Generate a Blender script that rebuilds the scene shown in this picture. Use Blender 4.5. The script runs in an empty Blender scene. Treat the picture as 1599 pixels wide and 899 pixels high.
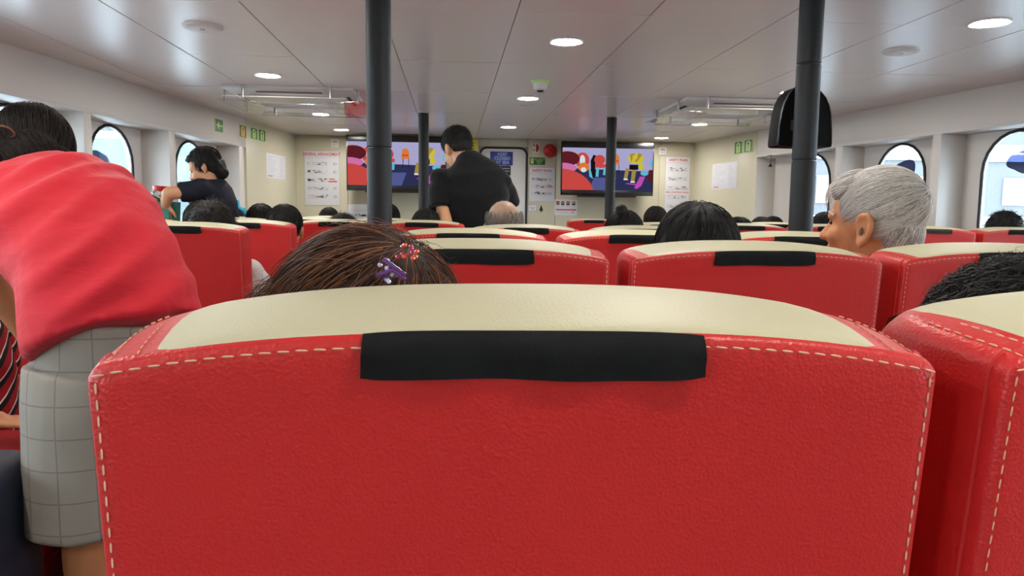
import bpy, bmesh, math, random
import numpy as np
from mathutils import Vector, Matrix
random.seed(7); rng = np.random.default_rng(7)
PI = math.pi
SC = bpy.context.scene
COL = SC.collection
CZ = 1.17                      # camera height above the floor

# ------------------------------------------------------------------ camera
cam_d = bpy.data.cameras.new('camera'); cam = bpy.data.objects.new('camera', cam_d); COL.objects.link(cam)
cam_d.sensor_width = 36.0; cam_d.lens = 1150.0 / 1599.0 * 36.0; cam_d.clip_start = 0.01
YAW, PITCH, ROLL = 0.08274752, -0.10259019, 0.01161478
_f = Vector((math.sin(YAW) * math.cos(PITCH), math.cos(YAW) * math.cos(PITCH), math.sin(PITCH)))
_r = Vector((math.cos(YAW), -math.sin(YAW), 0)); _u = _r.cross(_f)
_r2 = _r * math.cos(ROLL) + _u * math.sin(ROLL); _u2 = _u * math.cos(ROLL) - _r * math.sin(ROLL)
cam.matrix_world = Matrix(((_r2.x, _u2.x, -_f.x, 0), (_r2.y, _u2.y, -_f.y, 0), (_r2.z, _u2.z, -_f.z, CZ), (0, 0, 0, 1)))
SC.camera = cam
# ------------------------------------------------------------------ world and exposure
SC.view_settings.view_transform = 'Standard'; SC.view_settings.look = 'None'
SC.view_settings.gamma = 1.0; SC.view_settings.use_curve_mapping = False
SC.view_settings.exposure = 0.0
W = bpy.data.worlds.new('overcast_sky'); SC.world = W; W.use_nodes = True
_bg = W.node_tree.nodes['Background']; _bg.inputs[0].default_value = (0.76, 0.90, 1.0, 1); _bg.inputs[1].default_value = 20.0
LAMP = 212.0                    # emission of the ceiling downlights
SC.cycles.max_bounces = 8; SC.cycles.diffuse_bounces = 5; SC.cycles.glossy_bounces = 3
SC.cycles.transparent_max_bounces = 12; SC.cycles.sample_clamp_indirect = 6.0
SC.cycles.caustics_reflective = False; SC.cycles.caustics_refractive = False

# ------------------------------------------------------------------ materials
def srgb(r, g, b):
    f = lambda c: (c / 255 / 12.92) if c / 255 <= 0.04045 else ((c / 255 + 0.055) / 1.055) ** 2.4
    return (f(r), f(g), f(b))
def mat(name, col, rough=0.5, spec=0.5, metal=0.0, noise=0.0, nscale=20.0, bump=0.0, bscale=200.0, btype='noise', emit=0.0, island=None, sheen=0.0, coat=0.0, bdist=0.001, stretch=None):
    m = bpy.data.materials.new(name); m.use_nodes = True
    nt = m.node_tree; N = nt.nodes; L = nt.links
    b = N['Principled BSDF']
    b.inputs['Base Color'].default_value = (*col, 1); b.inputs['Roughness'].default_value = rough
    b.inputs['Specular IOR Level'].default_value = spec; b.inputs['Metallic'].default_value = metal
    if sheen: b.inputs['Sheen Weight'].default_value = sheen
    if coat: b.inputs['Coat Weight'].default_value = coat; b.inputs['Coat Roughness'].default_value = 0.25
    tc = N.new('ShaderNodeTexCoord'); vec = tc.outputs['Object']
    if stretch:
        mp = N.new('ShaderNodeMapping'); mp.inputs['Scale'].default_value = stretch; L.new(vec, mp.inputs[0]); vec = mp.outputs[0]
    if noise:
        n = N.new('ShaderNodeTexNoise'); n.inputs['Scale'].default_value = nscale; n.inputs['Detail'].default_value = 5
        L.new(vec, n.inputs['Vector'])
        mx = N.new('ShaderNodeMix'); mx.data_type = 'RGBA'
        mx.inputs['A'].default_value = (*[max(0, c * (1 - noise)) for c in col], 1)
        mx.inputs['B'].default_value = (*[min(1, c * (1 + noise)) for c in col], 1)
        L.new(n.outputs['Fac'], mx.inputs['Factor']); L.new(mx.outputs['Result'], b.inputs['Base Color'])
    if island:
        g = N.new('ShaderNodeNewGeometry'); mx = N.new('ShaderNodeMix'); mx.data_type = 'RGBA'
        mx.inputs['A'].default_value = (*col, 1); mx.inputs['B'].default_value = (*island, 1)
        pw = N.new('ShaderNodeMath'); pw.operation = 'POWER'; pw.inputs[1].default_value = 1.6
        L.new(g.outputs['Random Per Island'], pw.inputs[0]); L.new(pw.outputs[0], mx.inputs['Factor'])
        L.new(mx.outputs['Result'], b.inputs['Base Color'])
    if bump:
        if btype == 'leather':
            t = N.new('ShaderNodeTexVoronoi'); t.inputs['Scale'].default_value = bscale; t.feature = 'SMOOTH_F1'; o = t.outputs['Distance']
        elif btype == 'weave':
            t = N.new('ShaderNodeTexWave'); t.inputs['Scale'].default_value = bscale; t.inputs['Distortion'].default_value = 1.0; o = t.outputs['Fac']
        else:
            t = N.new('ShaderNodeTexNoise'); t.inputs['Scale'].default_value = bscale; t.inputs['Detail'].default_value = 4; o = t.outputs['Fac']
        L.new(vec, t.inputs['Vector'])
        bp = N.new('ShaderNodeBump'); bp.inputs['Strength'].default_value = bump; bp.inputs['Distance'].default_value = bdist
        L.new(o, bp.inputs['Height']); L.new(bp.outputs['Normal'], b.inputs['Normal'])
    if emit:
        b.inputs['Emission Color'].default_value = (*col, 1); b.inputs['Emission Strength'].default_value = emit
    return m
def emission(name, col, s):
    m = bpy.data.materials.new(name); m.use_nodes = True; nt = m.node_tree
    nt.nodes.clear(); o = nt.nodes.new('ShaderNodeOutputMaterial'); e = nt.nodes.new('ShaderNodeEmission')
    e.inputs[0].default_value = (*col, 1); e.inputs[1].default_value = s; nt.links.new(e.outputs[0], o.inputs[0]); return m
def clear(name, tint=(1, 1, 1), gloss=0.08, grough=0.02):
    m = bpy.data.materials.new(name); m.use_nodes = True; nt = m.node_tree
    nt.nodes.clear(); o = nt.nodes.new('ShaderNodeOutputMaterial'); t = nt.nodes.new('ShaderNodeBsdfTransparent'); g = nt.nodes.new('ShaderNodeBsdfGlossy')
    t.inputs[0].default_value = (*tint, 1); g.inputs['Roughness'].default_value = grough
    mx = nt.nodes.new('ShaderNodeMixShader'); lw = nt.nodes.new('ShaderNodeLayerWeight'); lw.inputs[0].default_value = 0.15
    ad = nt.nodes.new('ShaderNodeMath'); ad.operation = 'MULTIPLY_ADD'; ad.inputs[1].default_value = 0.5; ad.inputs[2].default_value = gloss
    nt.links.new(lw.outputs['Fresnel'], ad.inputs[0]); nt.links.new(ad.outputs[0], mx.inputs[0])
    nt.links.new(t.outputs[0], mx.inputs[1]); nt.links.new(g.outputs[0], mx.inputs[2]); nt.links.new(mx.outputs[0], o.inputs[0]); return m
M = {}
M['red'] = mat('red_leather', srgb(196, 38, 36), 0.42, 0.45, noise=0.06, nscale=9, bump=0.35, bscale=520, btype='leather', bdist=0.0012)
M['cream'] = mat('cream_leather', srgb(194, 187, 154), 0.5, 0.4, noise=0.03, nscale=9, bump=0.25, bscale=520, btype='leather', bdist=0.001)
M['thread'] = mat('pale_thread', srgb(216, 168, 134), 0.7)
M['strap'] = mat('black_webbing', (0.009, 0.009, 0.009), 0.85, 0.2, noise=0.3, nscale=60, bump=0.5, bscale=900, bdist=0.0006)
M['strapgrey'] = mat('faded_webbing', (0.05, 0.042, 0.036), 0.85, 0.2, noise=0.2, nscale=60, bump=0.4, bscale=900, bdist=0.0006)
M['dark_metal'] = mat('dark_grey_paint', (0.03, 0.03, 0.032), 0.45)
M['wall'] = mat('white_panel', srgb(209, 203, 196), 0.38, 0.4, noise=0.02, nscale=2)
M['wallfront'] = mat('cream_panel', srgb(203, 197, 173), 0.4, 0.4, noise=0.02, nscale=2)
M['ceil'] = mat('ceiling_panel_lacquer', srgb(232, 226, 223), 0.26, 0.55, noise=0.015, nscale=3, bump=0.06, bscale=3.0, bdist=0.02)
M['gap'] = mat('dark_joint', (0.12, 0.115, 0.11), 0.8)
M['trim'] = mat('grey_white_trim', srgb(205, 202, 198), 0.4)
M['floor'] = mat('grey_blue_vinyl', srgb(95, 98, 104), 0.45, noise=0.15, nscale=30)
M['pole'] = mat('charcoal_sleeve', (0.013, 0.0135, 0.0145), 0.55, 0.3, noise=0.1, nscale=14)
M['black'] = mat('black_plastic', (0.008, 0.008, 0.009), 0.3, 0.5)
M['blackmat'] = mat('black_rubber', (0.012, 0.012, 0.013), 0.6)
M['hood'] = mat('black_leatherette', (0.004, 0.004, 0.004), 0.6, 0.1, bump=0.15, bscale=30)
M['white'] = mat('white_plastic', srgb(228, 226, 222), 0.35)
M['acunit'] = mat('warm_white_plastic', srgb(240, 238, 236), 0.4)
M['steel'] = mat('brushed_steel', (0.45, 0.45, 0.46), 0.3, metal=1.0)
M['lamp'] = emission('downlight_glow', (1.0, 0.955, 0.88), LAMP)
M['glass'] = clear('window_glass', (0.97, 0.99, 1.0), 0.05)
M['acrylic'] = clear('clear_acrylic', (0.96, 0.97, 0.97), 0.03, 0.05)
M['paper'] = mat('printed_paper', srgb(222, 222, 228), 0.5)
M['ink'] = mat('grey_ink', srgb(120, 122, 130), 0.7)
M['inkdark'] = mat('dark_ink', (0.02, 0.02, 0.022), 0.7)
M['inkfaint'] = mat('faint_ink', srgb(176, 178, 186), 0.7)
M['redink'] = mat('red_ink', srgb(214, 96, 104), 0.6)
M['redpaint'] = mat('red_enamel', srgb(186, 30, 32), 0.3)
M['green'] = mat('sign_green', srgb(18, 98, 52), 0.4)
M['greenlit'] = mat('luminous_print', srgb(188, 222, 130), 0.5)
M['ambersign'] = mat('amber_print', srgb(226, 180, 92), 0.5)
M['blue'] = mat('sign_blue', srgb(36, 56, 140), 0.4)
M['paleprint'] = mat('pale_print', srgb(170, 190, 230), 0.5)
M['yellow'] = mat('sign_yellow', srgb(232, 214, 40), 0.4)
M['teal'] = mat('green_tote_fabric', srgb(54, 128, 112), 0.7, noise=0.1, bump=0.2, bscale=300)
M['navy'] = mat('navy_nylon', (0.010, 0.014, 0.028), 0.6, noise=0.2, nscale=30, bump=0.3, bscale=700)
M['yellowtrim'] = mat('yellow_piping', srgb(226, 190, 20), 0.5)
M['cyan'] = mat('turquoise_trim', srgb(20, 160, 190), 0.6)
M['suitred'] = mat('red_suitcase_shell', srgb(150, 16, 22), 0.35)
M['tan'] = mat('tan_skin', srgb(188, 124, 84), 0.5, 0.35, noise=0.1, nscale=25)
M['oldskin'] = mat('aged_tan_skin', srgb(186, 122, 80), 0.45, 0.35, noise=0.16, nscale=30, bump=0.25, bscale=110, bdist=0.002)
M['paleskin'] = mat('pale_mottled_skin', srgb(180, 146, 122), 0.55, 0.3, noise=0.14, nscale=30)
M['lightskin'] = mat('light_skin', srgb(206, 150, 112), 0.5, 0.35, noise=0.08, nscale=25)
M['blackhair'] = mat('black_hair', (0.005, 0.0045, 0.0045), 0.55, 0.3, island=(0.022, 0.018, 0.016))
M['darkhair'] = mat('dark_brown_hair', (0.007, 0.005, 0.0045), 0.55, 0.3, island=(0.045, 0.030, 0.022))
M['brownhair'] = mat('auburn_hair', (0.034, 0.011, 0.006), 0.48, 0.4, island=(0.27, 0.092, 0.030))
M['greyhair'] = mat('silver_hair', srgb(186, 178, 170), 0.5, 0.4, island=srgb(246, 240, 230))
M['saltpepper'] = mat('grey_hair', (0.09, 0.085, 0.08), 0.5, 0.4, island=(0.42, 0.40, 0.38))
HAIRBASE = {n: mat('scalp_' + n, c, 0.7, 0.25, noise=0.3, nscale=60) for n, c in (('black_hair', (0.006, 0.0055, 0.005)), ('dark_brown_hair', (0.010, 0.007, 0.006)), ('auburn_hair', (0.03, 0.012, 0.008)), ('silver_hair', srgb(128, 121, 116)), ('grey_hair', (0.10, 0.095, 0.09)))}
M['redshirt'] = mat('red_cotton', srgb(200, 36, 48), 0.75, 0.2, noise=0.05, nscale=12, bump=0.25, bscale=16, bdist=0.02, stretch=(0.7, 1.6, 2.2), sheen=0.1)
M['blackshirt'] = mat('black_cotton', (0.006, 0.006, 0.0065), 0.85, 0.12, noise=0.1, nscale=12, bump=0.25, bscale=14, bdist=0.02, sheen=0.1)
M['navyshirt'] = mat('dark_navy_cotton', (0.012, 0.013, 0.022), 0.8, 0.2, noise=0.1, bump=0.2, bscale=16, bdist=0.02)
M['whiteshirt'] = mat('white_cotton', srgb(212, 210, 206), 0.8, 0.2, bump=0.3, bscale=22, bdist=0.02)
M['greyshirt'] = mat('grey_cotton', (0.10, 0.10, 0.11), 0.8, 0.2, bump=0.2, bscale=20, bdist=0.01)
M['trousers'] = mat('dark_trousers', (0.02, 0.02, 0.026), 0.8, 0.2)
M['shoe'] = mat('dark_shoe', (0.02, 0.018, 0.016), 0.5)
def checked():
    m = mat('grey_checked_cloth', srgb(160, 152, 142), 0.85, 0.2, bump=0.2, bscale=14, bdist=0.02); nt = m.node_tree; N = nt.nodes; L = nt.links
    b = N['Principled BSDF']; tc = N.new('ShaderNodeTexCoord'); sp = N.new('ShaderNodeSeparateXYZ'); L.new(tc.outputs['Object'], sp.inputs[0])
    def line(sock, freq, off):
        a = N.new('ShaderNodeMath'); a.operation = 'MULTIPLY_ADD'; a.inputs[1].default_value = freq; a.inputs[2].default_value = off; L.new(sock, a.inputs[0])
        f = N.new('ShaderNodeMath'); f.operation = 'FRACT'; L.new(a.outputs[0], f.inputs[0])
        c = N.new('ShaderNodeMath'); c.operation = 'LESS_THAN'; c.inputs[1].default_value = 0.05; L.new(f.outputs[0], c.inputs[0]); return c.outputs[0]
    mx = N.new('ShaderNodeMath'); mx.operation = 'MAXIMUM'; L.new(line(sp.outputs['X'], 17, 0.3), mx.inputs[0]); L.new(line(sp.outputs['Z'], 17, 0.1), mx.inputs[1])
    cm = N.new('ShaderNodeMix'); cm.data_type = 'RGBA'; cm.inputs['A'].default_value = (*srgb(146, 138, 129), 1); cm.inputs['B'].default_value = (*srgb(126, 117, 109), 1)
    L.new(mx.outputs[0], cm.inputs['Factor']); L.new(cm.outputs['Result'], b.inputs['Base Color']); return m
M['check'] = checked()
def striped():
    m = mat('striped_knit', (0.1, 0.01, 0.01), 0.8, 0.2); nt = m.node_tree; N = nt.nodes; L = nt.links; b = N['Principled BSDF']
    tc = N.new('ShaderNodeTexCoord'); sp = N.new('ShaderNodeSeparateXYZ'); L.new(tc.outputs['Object'], sp.inputs[0])
    sl = N.new('ShaderNodeMath'); sl.operation = 'MULTIPLY_ADD'; sl.inputs[1].default_value = 0.55; L.new(sp.outputs['X'], sl.inputs[0])
    ng = N.new('ShaderNodeMath'); ng.operation = 'MULTIPLY'; ng.inputs[1].default_value = 1.0; L.new(sp.outputs['Z'], ng.inputs[0]); L.new(ng.outputs[0], sl.inputs[2])
    a = N.new('ShaderNodeMath'); a.operation = 'MULTIPLY'; a.inputs[1].default_value = 20.0; L.new(sl.outputs[0], a.inputs[0])
    f = N.new('ShaderNodeMath'); f.operation = 'FRACT'; L.new(a.outputs[0], f.inputs[0])
    r = N.new('ShaderNodeValToRGB'); r.color_ramp.interpolation = 'CONSTANT'; e = r.color_ramp.elements
    e[0].position = 0; e[0].color = (*srgb(150, 24, 32), 1); e[1].position = 0.52; e[1].color = (0.012, 0.01, 0.012, 1)
    x = e.new(0.86); x.color = (*srgb(222, 204, 190), 1); x = e.new(0.97); x.color = (*srgb(150, 24, 32), 1)
    L.new(f.outputs[0], r.inputs[0]); L.new(r.outputs[0], b.inputs['Base Color']); return m
M['stripe'] = striped()
def plaid():
    m = mat('pale_plaid_cotton', srgb(214, 216, 222), 0.8, 0.2); nt = m.node_tree; N = nt.nodes; L = nt.links; b = N['Principled BSDF']
    tc = N.new('ShaderNodeTexCoord'); ck = N.new('ShaderNodeTexChecker'); ck.inputs['Scale'].default_value = 45
    ck.inputs[1].default_value = (*srgb(226, 226, 230), 1); ck.inputs[2].default_value = (*srgb(150, 158, 186), 1)
    L.new(tc.outputs['Object'], ck.inputs[0]); L.new(ck.outputs[0], b.inputs['Base Color']); return m
M['plaid'] = plaid()

# ------------------------------------------------------------------ helpers
def tag(o, label=None, cat=None, group=None, kind=None):
    if label: o['label'] = label
    if cat: o['category'] = cat
    if group: o['group'] = group
    if kind: o['kind'] = kind
    return o
def link(name, me, parent=None, mats=None, mw=None):
    o = bpy.data.objects.new(name, me); COL.objects.link(o)
    if mats is not None:
        for m in () if len(me.materials) else (mats if isinstance(mats, (list, tuple)) else [mats]): me.materials.append(m)
    if parent is not None: o.parent = parent
    if mw is not None: o.matrix_basis = mw
    return o
def empty(name, loc=(0, 0, 0), rz=0.0, mw=None):
    o = bpy.data.objects.new(name, None); COL.objects.link(o); o.empty_display_size = 0.1
    if mw is not None: o.matrix_basis = mw
    else: o.location = loc; o.rotation_euler = (0, 0, rz)
    return o
def kids(o): return [c for c in o.children]
def copy_tree(o, parent=None):
    c = o.copy(); COL.objects.link(c); c.parent = parent
    for ch in list(o.children): copy_tree(ch, c)
    return c
class MB:
    def __init__(s): s.v = []; s.f = []; s.mi = []; s.cur = 0
    def add(s, vs, fs):
        n = len(s.v); s.v.extend([tuple(p) for p in vs]); s.f.extend([tuple(i + n for i in f) for f in fs]); s.mi.extend([s.cur] * len(fs)); return s
    def box(s, x0, x1, y0, y1, z0, z1):
        vs = [(x, y, z) for x in (x0, x1) for y in (y0, y1) for z in (z0, z1)]
        return s.add(vs, [(0, 1, 3, 2), (4, 6, 7, 5), (0, 4, 5, 1), (2, 3, 7, 6), (0, 2, 6, 4), (1, 5, 7, 3)])
    def loft(s, rings, cap=True):
        n = len(rings[0]); vs = [p for r in rings for p in r]; fs = []
        for k in range(len(rings) - 1):
            for i in range(n):
                j = (i + 1) % n; fs.append((k * n + i, k * n + j, (k + 1) * n + j, (k + 1) * n + i))
        if cap: fs.append(tuple(range(n - 1, -1, -1))); fs.append(tuple((len(rings) - 1) * n + i for i in range(n)))
        return s.add(vs, fs)
    def tube(s, pts, r, n=8, closed=False):
        P = [Vector(p) for p in pts]; R = r if isinstance(r, (list, tuple)) else [r] * len(P); rings = []
        up = Vector((0, 0, 1)); t0 = (P[1] - P[0]).normalized()
        if abs(t0.z) > 0.9: up = Vector((1, 0, 0))
        u = t0.cross(up).normalized()
        for i, p in enumerate(P):
            a = P[(i + 1) % len(P)] if (closed or i < len(P) - 1) else P[i]; b = P[i - 1] if (closed or i > 0) else P[i]
            t = (a - b).normalized(); u = (u - t * u.dot(t)).normalized(); w = t.cross(u)
            rings.append([p + (u * math.cos(2 * PI * k / n) + w * math.sin(2 * PI * k / n)) * R[i] for k in range(n)])
        if closed: rings.append(rings[0]); return s.loft(rings, cap=False)
        return s.loft(rings)
    def cyl(s, c, r, z0, z1, n=24, r1=None):
        r1 = r if r1 is None else r1
        ring = lambda rr, z: [(c[0] + rr * math.cos(2 * PI * k / n), c[1] + rr * math.sin(2 * PI * k / n), z) for k in range(n)]
        return s.loft([ring(r, z0), ring(r1, z1)])
    def lathe(s, c, prof, n=24):
        return s.loft([[(c[0] + r * math.cos(2 * PI * k / n), c[1] + r * math.sin(2 * PI * k / n), c[2] + z) for k in range(n)] for r, z in prof])
    def ell(s, c, r, B=None, n=14, m=9):
        B = B or Matrix.Identity(3); c = Vector(c); rings = []
        for j in range(1, m):
            t = PI * j / m
            rings.append([c + B @ Vector((r[0] * math.sin(t) * math.cos(2 * PI * k / n), r[1] * math.sin(t) * math.sin(2 * PI * k / n), -r[2] * math.cos(t))) for k in range(n)])
        vs = [p for q in rings for p in q] + [c + B @ Vector((0, 0, -r[2])), c + B @ Vector((0, 0, r[2]))]; fs = []
        for k in range(m - 2):
            for i in range(n): fs.append((k * n + i, k * n + (i + 1) % n, (k + 1) * n + (i + 1) % n, (k + 1) * n + i))
        a = len(vs) - 2; b = a + 1
        for i in range(n): fs.append((a, (i + 1) % n, i)); fs.append((b, (m - 2) * n + i, (m - 2) * n + (i + 1) % n))
        return s.add(vs, fs)
    def cap(s, p, q, r0, r1=None, n=12):
        r1 = r0 if r1 is None else r1; p = Vector(p); q = Vector(q); t = (q - p).normalized() if (q - p).length > 1e-6 else Vector((0, 0, 1))
        up = Vector((0, 0, 1)) if abs(t.z) < 0.9 else Vector((1, 0, 0)); u = t.cross(up).normalized(); w = t.cross(u); rings = []
        for a in (-80, -50, -20, 0): rings.append((p + t * r0 * math.sin(math.radians(a)), r0 * math.cos(math.radians(a))))
        for a in (0, 20, 50, 80): rings.append((q + t * r1 * math.sin(math.radians(a)), r1 * math.cos(math.radians(a))))
        return s.loft([[c + (u * math.cos(2 * PI * k / n) - w * math.sin(2 * PI * k / n)) * r for k in range(n)] for c, r in rings][::-1])
    def chain(s, pts, rs, n=12):
        for i in range(len(pts) - 1): s.cap(pts[i], pts[i + 1], rs[i], rs[i + 1], n)
        return s
    def sect(s, secs, lat=(1, 0, 0), n=20):
        """secs: (centre, half width, half depth); elliptical sections joined into a closed body"""
        C = [Vector(c) for c, a, b in secs]; rings = []
        for i, (c, a, b) in enumerate(secs):
            t = (C[min(i + 1, len(C) - 1)] - C[max(i - 1, 0)]).normalized(); u = Vector(lat); u = (u - t * u.dot(t)).normalized(); w = t.cross(u)
            rings.append([C[i] + u * a * math.cos(2 * PI * k / n) + w * b * math.sin(2 * PI * k / n) for k in range(n)])
        return s.loft(rings)
    def mesh(s, name='mesh', smooth=False, sharp=None):
        me = bpy.data.meshes.new(name); me.from_pydata(s.v, [], s.f); me.validate(); me.update()
        bm = bmesh.new(); bm.from_mesh(me); bmesh.ops.recalc_face_normals(bm, faces=bm.faces[:]); bm.to_mesh(me); bm.free()
        if len(me.polygons) == len(s.mi): me.polygons.foreach_set('material_index', s.mi)
        if smooth: me.polygons.foreach_set('use_smooth', [True] * len(me.polygons))
        if smooth and sharp: me.set_sharp_from_angle(angle=math.radians(sharp))
        return me
    def build(s, name, m, parent=None, smooth=False, bevel=0.0, mw=None, sharp=40):
        me = s.mesh(name, smooth, sharp)
        if bevel:
            bm = bmesh.new(); bm.from_mesh(me)
            eg = [e for e in bm.edges if len(e.link_faces) == 2 and e.calc_face_angle(0) > 0.6]
            bmesh.ops.bevel(bm, geom=eg, offset=bevel, segments=2, affect='EDGES', profile=0.5, clamp_overlap=True)
            bm.to_mesh(me); bm.free(); me.polygons.foreach_set('use_smooth', [True] * len(me.polygons)); me.set_sharp_from_angle(angle=math.radians(35))
        return link(name, me, parent, m, mw)
def fuse(mb, voxel, it=4, disp=None, fac=0.5):
    """one continuous surface grown over overlapping volumes"""
    me = mb.mesh('tmp'); o = bpy.data.objects.new('tmp', me); COL.objects.link(o)
    r = o.modifiers.new('r', 'REMESH'); r.mode = 'VOXEL'; r.voxel_size = voxel
    if it: k = o.modifiers.new('s', 'SMOOTH'); k.factor = fac; k.iterations = it
    dg = bpy.context.evaluated_depsgraph_get(); out = bpy.data.meshes.new_from_object(o.evaluated_get(dg))
    bpy.data.objects.remove(o); bpy.data.meshes.remove(me)
    if disp:
        n = len(out.vertices); co = np.empty(n * 3); out.vertices.foreach_get('co', co); co = co.reshape(-1, 3)
        no = np.empty(n * 3); out.vertices.foreach_get('normal', no); no = no.reshape(-1, 3)
        co = co + no * disp(co)[:, None]; out.vertices.foreach_set('co', co.ravel()); out.update()
    out.polygons.foreach_set('use_smooth', [True] * len(out.polygons))
    return out
def basis(fwd, up=(0, 0, 1)):
    y = Vector(fwd).normalized(); x = y.cross(Vector(up)).normalized(); z = x.cross(y)
    return Matrix((x, y, z)).transposed()
def frame(o, X, Y=(0, 0, 1)):
    X = Vector(X).normalized(); Y = Vector(Y).normalized(); Z = X.cross(Y)
    m = Matrix((X, Y, Z)).transposed().to_4x4(); m.translation = Vector(o); return m
def text_mesh(s, size, align='CENTER', depth=0.0004, bold=0.0):
    c = bpy.data.curves.new('t', 'FONT'); c.body = s; c.size = size; c.align_x = align; c.align_y = 'CENTER'; c.extrude = depth; c.offset = bold; c.resolution_u = 3
    o = bpy.data.objects.new('t', c); COL.objects.link(o); dg = bpy.context.evaluated_depsgraph_get()
    me = bpy.data.meshes.new_from_object(o.evaluated_get(dg)); bpy.data.objects.remove(o); return me
def text(parent, s, size, x, y, z, m, name='lettering', bold=0.0, sx=1.0):
    o = link(name, text_mesh(s, size, bold=bold), parent, m); o.location = (x, y, z); o.scale = (sx, 1, 1); return o

# ------------------------------------------------------------------ room shell
CEIL = CZ + 0.86; BAND = CZ + 0.59; SILL = CZ - 0.38
YF, YB = 8.85, -3.4
def wall_frame(side):
    # s runs along the wall (world y at the inner face), o outwards; returns world point
    k, x0, y0, sg = ((0.12, -1.80, 8.9, -1) if side == 'left' else (-0.145, 2.94, 8.8, 1))
    nrm = Vector((sg, sg * -1 * k, 0)).normalized() if side == 'left' else Vector((1, 0.145, 0)).normalized()
    if side == 'left': nrm = Vector((-1, 0.12, 0)).normalized()
    def P(s, o, z): return Vector((x0 + k * (s - y0), s, z)) + nrm * o
    return P, nrm
RECESS = [(-3.0, -2.1), (-2.0, -1.1), (-1.0, -0.1), (0.0, 0.9), (1.0, 1.9), (1.98, 2.88), (2.97, 3.85), (3.94, 4.865), (4.95, 5.92), (6.02, 7.24)]
RECESS_R = [(-3.0, -2.1), (-2.0, -1.1), (-1.0, -0.1), (0.0, 0.9), (1.0, 1.9), (2.0, 2.95), (3.05, 4.0), (4.1, 5.07), (5.15, 6.13), (6.22, 7.46)]
def stadium(sc, zc, w, h, n=12):
    r = w / 2; pts = []
    for k in range(n + 1): a = PI * k / n; pts.append((sc + r * math.cos(a), zc + h / 2 - r + r * math.sin(a)))
    for k in range(n + 1): a = PI + PI * k / n; pts.append((sc + r * math.cos(a), zc - h / 2 + r + r * math.sin(a)))
    return pts
wn = 0
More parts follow.
